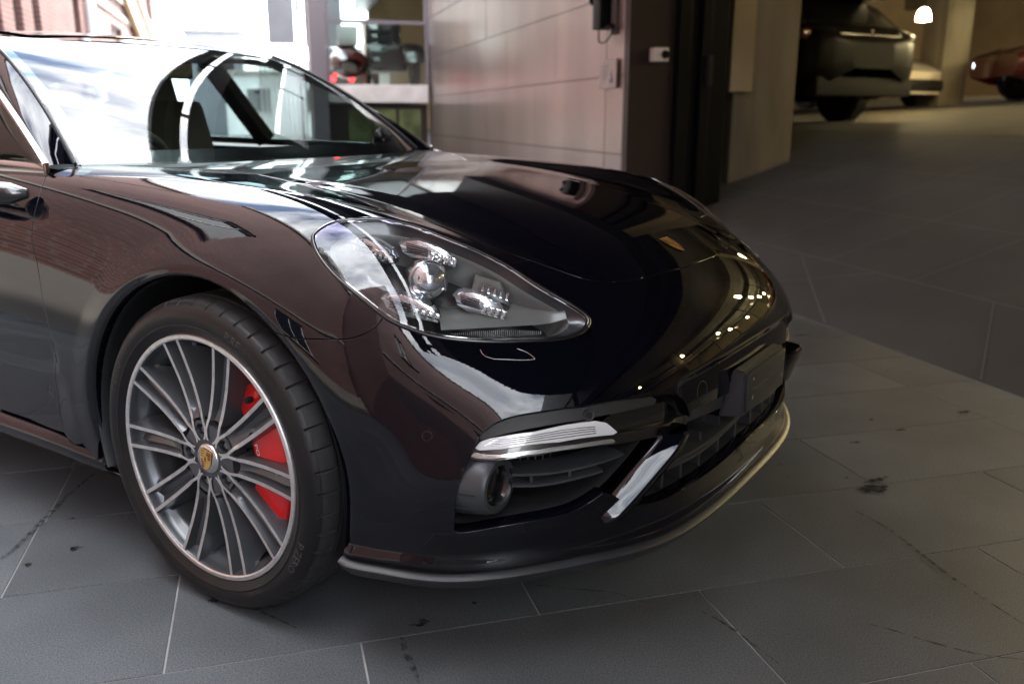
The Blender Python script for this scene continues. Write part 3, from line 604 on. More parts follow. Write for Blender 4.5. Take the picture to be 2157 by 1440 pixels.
    g = MB(); g.grid([[Y(Vector(p) + Vector((-.05, .045, 0)) * k_ + Vector((0, 0, dz2)), sg) for p in smooth_line(a2, 5)] for k_, dz, dz2 in ((0, 0, -.012), (.15, .0, .0), (.5, .1, .01), (1.0, .2, .02))])
    g.build('reflector_shelf', M['lampgrey'], hl, smooth=60)
    return hl
for sg in (1, -1): headlight(sg)

# ---------------------------------------------------------------- wheels and brakes
def flat_plate(name, outer, holes, d, depth, mat, parent, wallmat=None):
    pts = [outer] + list(holes); ed = []; o = 0
    for q in pts: ed += [(o + i, o + (i + 1) % len(q)) for i in range(len(q))]; o += len(q)
    allp = np.vstack(pts); vo, eo, fo, *_ = delaunay_2d_cdt([Vector(p) for p in allp.tolist()], ed, [], 0, 1e-7)
    V = np.array([(q.x, q.y) for q in vo]); F_ = np.array(fo); c = V[F_].mean(1); k = inside(c, outer)
    for q in holes: k &= ~inside(c, q)
    F_ = F_[k]; b = MB()
    b.add([(p[0], d, p[1]) for p in V], [tuple(t) for t in F_], 0)
    for q in pts:
        n = len(q); b.add([(p[0], d, p[1]) for p in q] + [(p[0], d + depth, p[1]) for p in q], [(i, (i + 1) % n, n + (i + 1) % n, n + i) for i in range(n)], 1)
    o = b.build(name, None, parent, mats=[mat, wallmat or mat]); bm = bmesh.new(); bm.from_mesh(o.data); bmesh.ops.remove_doubles(bm, verts=bm.verts, dist=1e-6); bmesh.ops.recalc_face_normals(bm, faces=bm.faces); bm.to_mesh(o.data); bm.free(); return o
def circ(r, n, cx=0, cz=0): return np.array([(cx + r * math.cos(2 * math.pi * i / n), cz + r * math.sin(2 * math.pi * i / n)) for i in range(n)])
SHIELD = [(-.46, .5), (-.2, .47), (0, .5), (.2, .47), (.46, .5), (.48, .1), (.42, -.15), (.28, -.36), (.12, -.46), (0, -.52), (-.12, -.46), (-.28, -.36), (-.42, -.15), (-.48, .1)]
def crest(parent, to3d, size, name='crest_emblem'):
    """small shield: gold field, red and black bars in two quarters, antler bars in the others, a small shield with a dark horse in the middle"""
    b = MB()
    def poly(pts, lay, m):
        b.add([to3d(x * size * .8, y * size, lay) for x, y in pts], [tuple(range(len(pts)))], m)
    poly(SHIELD, 0, 0)
    for qx, qy in ((1, 1), (-1, -1)):
        for j in range(4):
            y0 = (.06 + j * .095) if qy > 0 else (-.40 + j * .095); xx = .42 if qy > 0 else .40 - abs(y0) * .35
            x0, x1 = (.05, xx) if qx > 0 else (-xx, -.05)
            poly([(x0, y0), (x1, y0), (x1, y0 + .062), (x0, y0 + .062)], .0004, 1 if j % 2 else 2)
    for qx, qy in ((-1, 1), (1, -1)):
        for j in range(3):
            y0 = (.08 + j * .12) if qy > 0 else (-.34 + j * .10); x0, x1 = (-.40, -.16) if qx < 0 else (.16, .36 - .2 * (qy < 0))
            poly([(x0, y0), (x1, y0 + .03), (x1, y0 + .06), (x0, y0 + .035)], .0004, 2)
    poly([(x * .42, y * .44 - .01) for x, y in SHIELD], .0007, 0)
    horse = [(-.06, -.15), (-.02, -.06), (-.08, .0), (-.05, .09), (.01, .15), (.06, .12), (.02, .06), (.08, .03), (.03, -.02), (.06, -.10), (.02, -.17), (.0, -.08)]
    poly(horse, .001, 2)
    return b.build(name, None, parent, mats=[M['gold'], M['crestred'], M['crestblack']])

def make_wheel(loc, rz):
    wh = empty('wheel', loc, car, rz)
    # tyre
    NS = 720; prof = [(.277, .010), (.283, .003), (.290, -.003), (.302, -.0085), (.303, -.0095), (.306, -.0095), (.307, -.0085), (.318, -.0115), (.330, -.0105), (.340, -.006), (.3465, .0005), (.350, .004), (.3535, .0085), (.3575, .019), (.3598, .031), (.3608, .044),
        (.3610, .0485), (.3540, .0500), (.3540, .0575), (.3615, .059), (.3622, .080), (.3622, .098), (.3550, .0995), (.3550, .1085), (.3623, .110), (.3624, .128), (.3624, .146), (.3550, .1475), (.3550, .1565), (.3622, .158), (.3615, .185), (.3605, .192), (.3540, .1935), (.3540, .201), (.3603, .2025), (.359, .225), (.353, .243), (.340, .251), (.315, .254), (.285, .245), (.277, .235)]
    v = []; f = []; fm = []; Lp = len(prof)
    for k in range(NS):
        t = 2 * math.pi * k / NS; slot = k % 15 == 0
        for j, (r, d) in enumerate(prof):
            if slot and 11 <= j <= 15: r -= .0045
            elif slot and 30 <= j <= 35 and r > .356: r -= .0045
            z = r * math.sin(t); x = r * math.cos(t)
            if z < -.3555: z = -.3555
            v.append((x, d, z))
    for k in range(NS):
        k2 = (k + 1) % NS
        for j in range(Lp - 1):
            f.append((k * Lp + j, k2 * Lp + j, k2 * Lp + j + 1, k * Lp + j + 1)); fm.append(1 if 12 <= j <= 35 else 0)
    mesh('tyre', v, f, None, wh, mats=[M['rubber'], M['tread']], fmat=fm, auto=32)
    # raised lettering on the side wall
    for word, ang, r0, size in (('P ZERO', 152, .3245, .026), ('P ZERO', -28, .3245, .026), ('275/35 ZR21', -62, .3130, .010), ('PIRELLI', 62, .3245, .026)):
        tv, tf = text_mesh(word, size); a0 = math.radians(ang); out = []
        for x, y, _ in tv:
            a = a0 - x / r0; rr = r0 + y - .002; dd = np.interp(rr, [.302, .307, .318, .330, .340], [-.0085, -.0085, -.0115, -.0105, -.006]) - .0007; out.append((rr * math.cos(a), float(dd), rr * math.sin(a)))
        mesh('sidewall_lettering', out, tf, M['letter'], wh)
    # rim: machined lip and painted barrel
    b = MB(); b.lathe([(.2800, .010), (.2835, .006), (.2842, .001), (.2825, -.0018), (.2745, -.0022), (.2712, .0), (.2695, .004), (.2680, .012), (.2640, .026), (.2560, .034), (.2520, .048), (.2490, .080), (.2470, .200), (.2560, .232)], seg=144, ms=[0, 0, 0, 0, 0, 1, 1, 1, 1, 1, 1, 1, 1]); b.build('rim', None, wh, smooth=35, mats=[M['alloy_cut'], M['alloy_dark']])
    # spokes: ten twin-ridge spokes, each a channel between two machined ridges
    rr = np.array([.2715, .262, .25, .235, .215, .19, .165, .14, .12, .105, .094, .084, .076, .0685, .060, .052, .044])
    dd = np.interp(rr, [.04, .085, .11, .15, .19, .235, .2715], [.0080, .0100, .0130, .0135, .0110, .0055, .000])
    hs = np.interp(rr, [.044, .052, .066, .08, .095, .12, .16, .2, .2715], [.0085, .0145, .0200, .0190, .0180, .0192, .0205, .0220, .0247])
    def spoke(short):
        fl = np.interp(rr, [.07, .092, .108, .14, .22, .26, .2715], [.0, .0, .5, 1.0, 1.25, 1.5, 1.9]) if short else np.interp(rr, [.07, .080, .094, .12, .22, .26, .2715], [.0, .0, .5, 1.0, 1.25, 1.5, 1.9])
        v = []; f = []; fm = []
        for i, r in enumerate(rr):
            h, d, k = hs[i], dd[i], fl[i]; wv = .0043 if r > .1 else .0034
            dp = .062 if r < .25 else .030
            prof_ = [(-h - .017, d + dp), (-h - .0085, d + .026), (-h - wv - .0012, d + .0035), (-h - wv, d), (-h + wv, d), (-h + wv + .0022, d + .0055 * k), (-h + .0095, d + .0155 * k), (0, d + .0195 * k), (h - .0095, d + .0155 * k), (h - wv - .0022, d + .0055 * k), (h - wv, d), (h + wv, d), (h + wv + .0012, d + .0035), (h + .0085, d + .026), (h + .017, d + dp)]
            for c_, q in prof_: v.append((r, q, c_))
        n = 15
        for i in range(len(rr) - 1):
            for j in range(n - 1):
                if rr[i + 1] < .088 and j not in (2, 3, 10, 11): continue
                f.append((i * n + j, i * n + j + 1, (i + 1) * n + j + 1, (i + 1) * n + j)); fm.append(0 if j in (3, 10) else 1)
        me = bpy.data.meshes.new('spoke'); me.from_pydata(v, [], f); me.materials.append(M['alloy_cut']); me.materials.append(M['alloy_dark']); me.polygons.foreach_set('material_index', fm)
        bm = bmesh.new(); bm.from_mesh(me); bmesh.ops.recalc_face_normals(bm, faces=bm.faces); bm.to_mesh(me); bm.free()
        me.polygons.foreach_set('use_smooth', [True] * len(me.polygons)); me.set_sharp_from_angle(angle=math.radians(40)); return me
    ms = [spoke(True), spoke(False)]
    for k in range(10):
        o = link('spoke', ms[k % 2], None, wh); o.rotation_euler = (0, -math.radians(36 * (k + 1) - .5), 0)
    bp = [(.0655 * math.cos(math.radians(35.5 + 72 * k)), .0655 * math.sin(math.radians(35.5 + 72 * k))) for k in range(5)]
    star = []
    for i in range(80):
        a = 2 * math.pi * i / 80 ; rr_ = .084 + .004 * math.cos(5 * (a - math.radians(35.5))) ; star.append((rr_ * math.cos(a), rr_ * math.sin(a)))
    flat_plate('hub_face', np.array(star), [circ(.0355, 40)] + [circ(.0150, 24, *p) for p in bp], .0118, .040, M['alloy_dark'], wh, M['alloy_dark'])
    b = MB(); b.lathe([(.0002, .0035), (.020, .0042), (.030, .0055), (.0335, .0075), (.0352, .0115), (.0352, .03)], seg=48); b.build('centre_cap', M['satin'], wh, smooth=40)
    crest(wh, lambda x, y, l: (x * math.cos(-.22) - y * math.sin(-.22), .0022 - l, x * math.sin(-.22) + y * math.cos(-.22)), .050)
    b = MB(); b.lathe([(.095, .075), (.03, .075), (.0, .075)], seg=40); b.build('hub_back', M['deep'], wh)
    me = None
    for p in bp:
        if me is None:
            b = MB(); b.lathe([(.0002, .019), (.0075, .019), (.0098, .0215), (.0098, .045), (.016, .045)], seg=6); o = b.build('wheel_bolt', M['steel'], wh, smooth=30); me = o.data; o.location = (p[0], 0, p[1])
        else: link('wheel_bolt', me, None, wh, (p[0], 0, p[1]))
    return wh
def copy_part(o, parent):
    c = o.copy(); COL.objects.link(c); c.parent = parent; return c
wheel0 = make_wheel((0, -.94, .357), 0.0)
for loc, rz in (((0, .94, .357), math.pi), ((-2.95, -.955, .357), 0.0), ((-2.95, .955, .357), math.pi)):
    e = empty('wheel', loc, car, rz)
    for ch in list(wheel0.children): copy_part(ch, e)
def brake(y, sg):
    dsc = MB(); dsc.lathe([(.075, .062), (.118, .062), (.122, .090), (.128, .0925), (.2045, .0925), (.2055, .094), (.2055, .126), (.2045, .1275), (.12, .1275)], seg=96)
    v = [(p[0], y + p[1] * sg, p[2] + .357) for p in dsc.v]; d = mesh('brake_disc', v, dsc.f, M['disc'], car, auto=30)
    bm = bmesh.new(); bm.from_mesh(d.data); bmesh.ops.recalc_face_normals(bm, faces=bm.faces); bm.to_mesh(d.data); bm.free()
    hb = MB()                                                   # drilled holes as dark plugs on the friction face
    for k in range(72):
        a = 2 * math.pi * k / 72; r = .142 + .012 * (k % 5); hb.lathe([(.0, .0920), (.0026, .0920)], seg=8, c=(r * math.cos(a), 0, r * math.sin(a)))
    mesh('drilled_hole', [(p[0], y + p[1] * sg, p[2] + .357) for p in hb.v], hb.f, M['deep'], d)
    # caliper: curved block with stepped outer edge
    A0, A1, n = math.radians(-50), math.radians(62), 48; v = []; f = []
    for i in range(n + 1):
        u = i / n; a = A0 + (A1 - A0) * u; e = min(1, 6.5 * min(u, 1 - u)); e = e ** .5
        ri, ro = .140 - .020 * e, .214 + .022 * e * (1 if abs(u - .5) > .13 else .93)
        d0, d1 = .058 - .022 * e * (1 if .14 < u < .86 else .6), .150
        for r, d in ((ri, d1), (ri, d0 + .010), (ri + .006, d0 + .002), (ri + .012, d0), (ro - .020, d0 - .002), (ro - .008, d0 + .006), (ro, d0 + .022), (ro, d1)): v.append((r * math.cos(a), d, r * math.sin(a)))
    for i in range(n):
        for j in range(7): f.append((i * 8 + j, i * 8 + j + 1, (i + 1) * 8 + j + 1, (i + 1) * 8 + j))
    f.append(tuple(range(8))); f.append(tuple(range(n * 8, n * 8 + 8))[::-1])
    cal = mesh('brake_caliper', [(p[0], y + p[1] * sg, p[2] + .357) for p in v], f, M['red'], car, auto=40)
    bm = bmesh.new(); bm.from_mesh(cal.data); bmesh.ops.recalc_face_normals(bm, faces=bm.faces); bm.to_mesh(cal.data); bm.free()
    tv, tf = text_mesh('PORSCHE', .0175); out = []; r0 = .140
    for x, yy, _ in tv:
        a = math.radians(4) - x * 1.18 / r0; r = r0 + yy * .8 + .002; out.append((r * math.cos(a), y + (.0338) * sg, .357 + r * math.sin(a)))
    mesh('caliper_lettering', out, tf, M['white'], cal)
    for a, r, dd_, mt in ((52, .190, .040, 'deep'), (30, .150, .036, 'deep'), (2, .205, .036, 'steel'), (-34, .165, .040, 'steel'), (-44, .200, .046, 'steel')):
        g = MB(); g.lathe([(.0002, -.012), (.006, -.012), (.0072, -.009), (.0072, .02)], seg=6, c=(r * math.cos(math.radians(a)), 0, r * math.sin(math.radians(a))))
        mesh('caliper_bolt', [(p[0], y + (p[1] + dd_) * sg, p[2] + .357) for p in g.v], g.f, M[mt], cal, auto=30)
for x_ in (0,):
    brake(-.94, 1); brake(.94, -1)
# wheel-arch liner, knuckle and dark inner wall
for sg in (-1, 1):
    for xc, ang in ((0.0, (-24, 196)), (-2.95, (-20, 200))):
        b = MB(); rows_ = []
        for d, r in ((.0, .4115), (.012, .4035), (.03, .405), (.06, .408), (.36, .408), (.372, .02)):
            rows_.append([(xc + r * math.cos(math.radians(a)), sg * ((.932 if xc == 0 else .945) - d), .36 + r * math.sin(math.radians(a))) for a in np.linspace(ang[0], ang[1], 70)])
        b.grid(rows_); b.build('arch_liner', M['plastic'], car, smooth=40)
b = MB()
for sg in (-1, 1):
    b.box((0, sg * .70, .357), (.12, .2, .16), bev=.03); b.box((-.2, sg * .62, .26), (.45, .25, .04), bev=.015); b.tube([(.02, sg * .66, .4), (-.02, sg * .6, .75)], .05, 12)
b.build('suspension', M['deep'], car)
# rolled inner edge of the front arches
for sg in (-1, 1):
    X = pos(arch[:, 0] * (-1 if sg > 0 else 1), arch[:, 1]); rows_ = []
    cx = np.array([0, 0, .36])
    rad = X * [1, 0, 1] - cx; rad /= np.linalg.norm(rad, axis=1, keepdims=True)
    yin = np.array([0, -sg, 0])
    for dr, dy in ((.0012, .0002), (-.0015, .0012), (-.0045, .004), (-.0065, .010), (-.007, .030)): rows_.append(X + rad * dr + yin * dy)
    b = MB(); b.grid(np.array(rows_)); o = b.build('arch_edge', M['paint'], car, smooth=70)
    bm = bmesh.new(); bm.from_mesh(o.data); bmesh.ops.recalc_face_normals(bm, faces=bm.faces); bm.to_mesh(o.data); bm.free()

# ---------------------------------------------------------------- lower front: intakes, light bars, grille, lip, plate
def slab(name, poly, sg, off, thick, mat, parent, h=.12):
    q = np.asarray(poly) if sg == 1 else mir(poly)
    return panel(name, q, mat, parent, h=h, gap=0.0, flange=thick, off=off)
def cavity(name, poly, depths, mats, parent, fm_):
    q = redensify(np.asarray(poly), .2); x, n, _, _ = posn(q[:, 0], q[:, 1]); cen = x.mean(0); cn = n.mean(0); cn /= np.linalg.norm(cn); k = len(x)
    rings = [x + (cen - x) * f_ - cn * d_ - n * e_ for f_, d_, e_ in depths]; v = np.vstack(rings).tolist(); f = []; fm = []
    for r in range(len(depths) - 1):
        for i in range(k): f.append((r * k + i, r * k + (i + 1) % k, (r + 1) * k + (i + 1) % k, (r + 1) * k + i)); fm.append(fm_[r])
    v.append((rings[-1].mean(0)).tolist())
    for i in range(k): f.append(((len(depths) - 1) * k + i, (len(depths) - 1) * k + (i + 1) % k, len(v) - 1)); fm.append(fm_[-1])
    return mesh(name, v, f, None, parent, mats=mats, fmat=fm, auto=45)
def ribbon(name, line, sg, off, depth, thick, mat, parent, dirv=None):
    """thin shelf that follows a line on the body and runs inwards"""
    p = fair(smooth_line(np.asarray(line), 4), 2); s = p[:, 0] * sg
    x, n, _, _ = posn(s, p[:, 1]); x = x + n * off
    nn = n.copy(); nn[:, 2] *= .15; nn /= np.linalg.norm(nn, axis=1, keepdims=True); zv = np.array([0, 0, thick / 2])
    rows_ = [x - nn * depth + zv, x - nn * .004 + zv, x - nn * .0008 + zv * .6, x - nn * .0008 - zv * .6, x - nn * .004 - zv, x - nn * depth - zv]
    b = MB(); b.grid(np.array(rows_)); o = b.build(name, mat, parent, smooth=40)
    bm = bmesh.new(); bm.from_mesh(o.data); bmesh.ops.recalc_face_normals(bm, faces=bm.faces); bm.to_mesh(o.data); bm.free(); return o
def ring_on(name, s, t, r, w_, off, mat, parent, disc=None):
    c, n, a, _ = frame(s, t); c = c + n * off; u = (a - n * a.dot(n)).normalized(); v_ = n.cross(u); b = MB()
    b.tube([tuple(c + (u * math.cos(k * math.pi / 14) + v_ * math.sin(k * math.pi / 14)) * r) for k in range(28)], w_, 6, closed=True)
    o = b.build(name, mat, parent, smooth=60)
    if disc:
        d = MB(); d.add([tuple(c + n * .0008)] + [tuple(c + n * .0006 + (u * math.cos(k * math.pi / 14) + v_ * math.sin(k * math.pi / 14)) * r) for k in range(28)], [(0, 1 + k, 1 + (k + 1) % 28) for k in range(28)]); d.build(name + '_face', disc, o)
    return o
for sg in (1, -1):
    it = empty('side_intake', (0, 0, 0), car)
    cavity('intake_duct', holeA if sg == 1 else mir(holeA), ((0.0, 0, .022), (.02, 0, .05), (.06, .09, .03), (.20, .16, .02)), [M['plastic'], M['deep']], it, [0, 0, 0, 1])
    slab('intake_trim', FT['trim'], sg, -.017, .012, M['plastic'], it)
    ring_on('park_sensor', FT['sensor'][1][0] * sg, FT['sensor'][1][1], .0095, .0022, -.015, M['plastic_grey'], it, M['deep'])
    slab('intake_shelf', FT['shelf'], sg, -.030, .02, M['gloss_black'], it)
    slab('light_bar_mount', FT['bar'], sg, -.014, .03, M['gloss_black'], it)
    slab('light_bar', FT['drl1'], sg, -.006, .025, M['drl'], it)
    slab('light_strip', FT['drl2'], sg, -.0085, .012, M['drl_strip'], it)
    # fine grooves along the upper bar
    lo_, hi_ = np.array([FT['drl1'][0], FT['drl1'][9], FT['drl1'][8], FT['drl1'][7]]), np.array([FT['drl1'][2], FT['drl1'][3], .5 * (FT['drl1'][3] + FT['drl1'][4]), FT['drl1'][5]])
    for u in (.25, .42, .58, .74):
        ln = smooth_line(lo_ + (hi_ - lo_) * u, 6)[1:-2]; x, n, _, _ = posn(ln[:, 0] * sg, ln[:, 1]); b = MB(); b.tube([tuple(p) for p in x - n * .0062], .0011, 5); b.build('light_groove', M['drl_strip'], it, smooth=60)
    ribbon('intake_slat', FT['slat1'], sg, -.030, .07, .0075, M['plastic_grey'], it)
    ribbon('intake_slat', FT['slat2'], sg, -.030, .07, .0075, M['plastic_grey'], it)
    for u in (.35, .72):
        p = at(FT['slat1'][int(u * 6)][0] * sg, FT['slat1'][int(u * 6)][1], -.055); q = at(FT['slat2'][int(u * 5)][0] * sg, FT['slat2'][int(u * 5)][1], -.055)
        b = MB(); b.box(tuple((p + q) / 2), (.03, .006, abs(p.z - q.z)), rz=-.9 * sg); b.build('slat_support', M['plastic'], it)
    # round pod with a recessed lens, facing forward
    pc = at(FT['pod'][0][0] * sg, FT['pod'][0][1], -.024); b = MB(); prof = [(.0002, -.034), (.030, -.034), (.0365, -.030), (.040, -.004), (.044, .002), (.0525, .002), (.0565, -.002), (.0580, -.008), (.0600, -.012), (.0630, -.030), (.0665, -.055), (.068, -.085), (.068, -.13)]
    seg = 48; v = []; f = []
    for k in range(seg):
        t = 2 * math.pi * k / seg
        for r, d in prof: v.append((pc.x + d - .010, pc.y + r * math.cos(t) + d * .10 * sg, pc.z + r * math.sin(t)))
    Lp = len(prof)
    for k in range(seg):
        for j in range(Lp - 1): f.append((k * Lp + j, ((k + 1) % seg) * Lp + j, ((k + 1) % seg) * Lp + j + 1, k * Lp + j + 1))
    fm = [1 if j < 3 else 0 for k in range(seg) for j in range(Lp - 1)]
    pod = mesh('round_sensor_pod', v, f, None, it, mats=[M['plastic_grey'], M['gloss_black']], fmat=fm, auto=35)
    for dz in (-.030, -.001):
        b = MB(); b.tube([(pc.x - .022, pc.y - (.0625) * sg * 1.0, pc.z + dz), (pc.x - .062, pc.y - .0725 * sg, pc.z + dz)], .0012, 6); b.build('pod_groove', M['deep'], it)
    for j in range(6):                                       # radiator fins far inside
        p = at(FT['slat1'][1][0] * sg, FT['slat1'][1][1], -.10); b = MB(); b.box((p.x - .02 + j * .011, p.y + .02 * sg + j * .012 * sg, p.z - .012), (.004, .006, .10), rz=.9 * sg); b.build('radiator_fin', M['satin'], it)
    # diagonal blade between the side intake and the grille: a bar with a broad outer face
    LB = np.array([(.872, -.474, .446), (.874, -.478, .439), (.856, -.512, .408), (.837, -.547, .374), (.820, -.582, .340), (.810, -.602, .320), (.811, -.612, .304), (.820, -.610, .290)])
    RB = np.array([(.912, -.437, .450), (.918, -.441, .443), (.912, -.466, .418), (.893, -.503, .382), (.872, -.542, .345), (.857, -.569, .320), (.844, -.591, .301), (.832, -.600, .288)])
    SB = np.array([(.892, -.362, .440), (.898, -.362, .428), (.896, -.395, .400), (.880, -.440, .365), (.864, -.490, .332), (.850, -.525, .306), (.838, -.560, .290), (.826, -.585, .280)])
    LB, RB, SB = smooth_line(LB, 4), smooth_line(RB, 4), smooth_line(SB, 4); nf = np.array([.5, -.72, .48]); rows_ = []
    for i in range(len(LB)):
        Lp_, Rp_, Sp_ = LB[i], RB[i], SB[i]; row = [Lp_ + (-.070, .050, -.012), Lp_ + (-.016, .010, -.006), Lp_ + (-.004, .001, -.001)]
        for c_ in (.06, .2, .4, .6, .8, .93): row.append(Lp_ * (1 - c_) + Rp_ * c_ + nf * .0012 * (1 - (2 * c_ - 1) ** 2))
        row += [Rp_, Rp_ + (.0015, .006, -.002), Rp_ * .5 + Sp_ * .5 + (.006, .0, -.002), Sp_, Sp_ + (-.07, .02, .0)]
        rows_.append([Y(q, sg) for q in row])
    b = MB(); b.grid(np.array(rows_)); o = b.build('diagonal_blade', M['paint'], it, smooth=55)
    bm = bmesh.new(); bm.from_mesh(o.data); bmesh.ops.recalc_face_normals(bm, faces=bm.faces); bm.to_mesh(o.data); bm.free()
    # outlines of the headlight-washer cover and round covers on the bumper
    wl = smooth_line(FT['washer'], 3); x, n, _, _ = posn(wl[:, 0] * sg, wl[:, 1]); b = MB(); b.tube([tuple(p) for p in x + n * .0002], .0010, 5); b.build('washer_cover_seam', M['satin'], car, smooth=60)
    ring_on('park_sensor', FT['sensor'][0][0] * sg, FT['sensor'][0][1], .0092, .0010, .0002, M['gloss_black'], car, M['paint'])
    ring_on('park_sensor', FT['psens'][0][0] * sg, FT['psens'][0][1], .0092, .0008, .0001, M['plastic_grey'], car, M['paint'])
ring_on('towing_cover', FT['tow'][0][0], FT['tow'][0][1], .0225, .0007, .0001, M['plastic_grey'], car)
# central grille
gr = empty('lower_grille', (0, 0, 0), car)
cavity('grille_duct', holeB, ((0.0, 0, .022), (.01, 0, .05), (.03, .12, .03), (.10, .20, .0)), [M['plastic'], M['deep']], gr, [0, 0, 1, 1])
gband = chain(smooth_line(np.vstack([FT['gband'], [[0, 14.28 + TOFF]]]), 3)); gb2 = gband + np.array([0, .30])
slab('grille_beam', chain(gband, mir(gband), mir(gb2)[::-1][::-1][::-1] if False else (gb2 * np.array([-1, 1])), gb2[::-1]), 1, -.012, .04, M['plastic'], gr)
for key, de in (('gslat1', .11), ('gslat2', .10)):
    base = np.vstack([FT[key], [[0.0, FT[key][-1][1] + .03]]]) if FT[key][-1][0] > .3 else np.vstack([FT[key][:-1], [[0.0, FT[key][-1][1]]]])
    full = np.vstack([base, mir(base)[1:]])
    ribbon('grille_slat', full, 1, -.018, de, .011, M['plastic'], gr)
for s_ in (3.15, 2.55, 1.95, 1.35, .75, .15, -.45, -1.05, -1.65, -2.25, -2.85):
    tb = 15.70 + TOFF - (.05 if abs(s_) > 2.8 else 0); tt = np.interp(abs(s_), [0, 1, 2, 3.3], [14.75, 14.85, 15.0, 15.2]) + TOFF
    a_, b2_ = at(s_, tb, -.03), at(s_, tt, -.04); c_, n_, _, _ = frame(s_, tb)
    b = MB(); b.box(tuple((a_ + b2_) / 2 - Vector((n_.x, n_.y, 0)) * .03), (.07, .009, (b2_ - a_).length + .01), rz=math.atan2(n_.y, n_.x), bev=.002); b.build('grille_strut', M['plastic'], gr)
    if abs(s_) < 2.0:
        a_, b2_ = at(s_ + .3, tt - .05, -.05), at(s_ + .3, 14.45 + TOFF, -.04)
        b = MB(); b.box(tuple((a_ + b2_) / 2 - Vector((n_.x, n_.y, 0)) * .03), (.06, .009, (b2_ - a_).length), rz=math.atan2(n_.y, n_.x), bev=.002); b.build('grille_strut', M['plastic'], gr)
# grey plastic lip below the bumper
ln = np.vstack([lip, mir(lip)[1:]]); x, n, _, _ = posn(ln[:, 0], ln[:, 1]); nh_ = n * np.array([1, 1, 0]); nh_ /= np.linalg.norm(nh_, axis=1, keepdims=True); Z = np.array([0, 0, 1])
rows_ = [x + nh_ * a_ + Z * b_ for a_, b_ in ((-.02, -.001), (.000, -.0016), (.004, -.0022), (.0145, -.0080), (.0158, -.0098), (.0145, -.0125), (.0050, -.027), (-.004, -.036), (-.05, -.042), (-.16, -.045))]
b = MB(); b.grid(np.array(rows_)); o = b.build('front_lip', M['lipdark'], car, smooth=28)
bm = bmesh.new(); bm.from_mesh(o.data); bmesh.ops.recalc_face_normals(bm, faces=bm.faces); bm.to_mesh(o.data); bm.free()
b = MB(); b.box((-1.55, 0, .20), (4.4, 1.5, .03)); b.box((.5, 0, .205), (.66, 1.15, .02)); b.build('underbody_light_block', M['deep'], car)  # plain dark plates added underneath to block light coming through
# blank number plate on its bracket
pt = empty('number_plate', (.945, 0, .46), car)
b = MB(); b.box((.004, 0, .003), (.007, .288, .096), bev=.003); b.build('plate', M['plastic'], pt, smooth=40)
for y_, z_ in ((-.115, .033), (.115, .033), (-.115, -.012), (.115, -.012)):
    b = MB(); b.lathe([(.0002, .0), (.004, .0)], 10); mesh('plate_screw', [(.0102 + 0 * p[1], p[0] + y_, p[2] * (1.6 if z_ < 0 else 1) + z_) for p in b.v], b.f, M['satin'], pt)
b = MB(); b.box((.0096, 0, .006), (.0012, .215, .0010)); b.build('plate_fold', M['plastic_grey'], pt)
v = []; f = []
for y_ in (-.148, .148):
    v += [(.0, y_, .056), (.0, y_, -.055), (-.055, y_ * 1.10, -.058), (-.030, y_ * 1.02, .058)]
f = [(0, 1, 2, 3), (7, 6, 5, 4), (0, 3, 7, 4), (1, 5, 6, 2), (0, 4, 5, 1), (3, 2, 6, 7)]
o = mesh('plate_bracket', v, f, M['plastic'], pt); bm = bmesh.new(); bm.from_mesh(o.data); bmesh.ops.recalc_face_normals(bm, faces=bm.faces); bmesh.ops.bevel(bm, geom=bm.edges[:], offset=.004, segments=2, affect='EDGES'); bm.to_mesh(o.data); bm.free()
# bonnet badge
c, n, a, t_ = frame(0.0, 10.03 + TOFF); lat = (a - n * a.dot(n)).normalized(); fwd_ = (t_ - n * t_.dot(n)).normalized()
crest(car, lambda x, y, l: tuple(c + lat * x - fwd_ * y + n * (.0025 + l)), .066)
# side skirts
for sg in (-1, 1):
    rows_ = []
    for yo, zo in ((.905, .292), (.924, .286), (.938, .272), (.941, .258), (.934, .240), (.915, .222), (.86, .205)):
        rows_.append([(x_, sg * (yo - .02 * sst(-.62, -.43, x_)), zo - .02 * sst(-.62, -.43, x_)) for x_ in np.linspace(-2.52, -.425, 24)])
    b = MB(); b.grid(np.array(rows_)); o = b.build('side_skirt', M['paint'], car, smooth=50)
    bm = bmesh.new(); bm.from_mesh(o.data); bmesh.ops.recalc_face_normals(bm, faces=bm.faces); bm.to_mesh(o.data); bm.free()

# ---------------------------------------------------------------- cabin
def Wp(a, b):                                               # windscreen point, a across -1..1, b up 0..1
    p0 = Vector((-.485 - .235 * a * a - .01 * a ** 4, .715 * a, .972 - .006 * a * a)); p1 = Vector((-1.30 - .078 * a * a, .575 * a, 1.337 - .004 * a * a))
    p = p0.lerp(p1, b); k = 4 * b * (1 - b); p += Vector((.35, 0, .9)) * .038 * k; return p
ws = MB(); ws.grid([[Wp(a, b_) for a in np.linspace(-1, 1, 41)] for b_ in np.linspace(0, 1, 25)]); o = ws.build('windscreen', M['windscreen'], car, smooth=80)
fr = MB(); fr.grid([[Wp(a, b_) - Vector((.004, 0, .006)) for a in np.linspace(-.985, .985, 41)] for b_ in (0.0, .035, .075)]); fr.grid([[Wp(a, b_) - Vector((.004, 0, .006)) for a in np.linspace(-.98, .98, 41)] for b_ in (.955, .98, 1.0)])
for sgn in (-1, 1): fr.grid([[Wp(sgn * a, b_) - Vector((.004, 0, .006)) for a in (.945, .965, .985)] for b_ in np.linspace(0, 1, 25)])
fr.build('windscreen_border', M['gloss_black'], o)
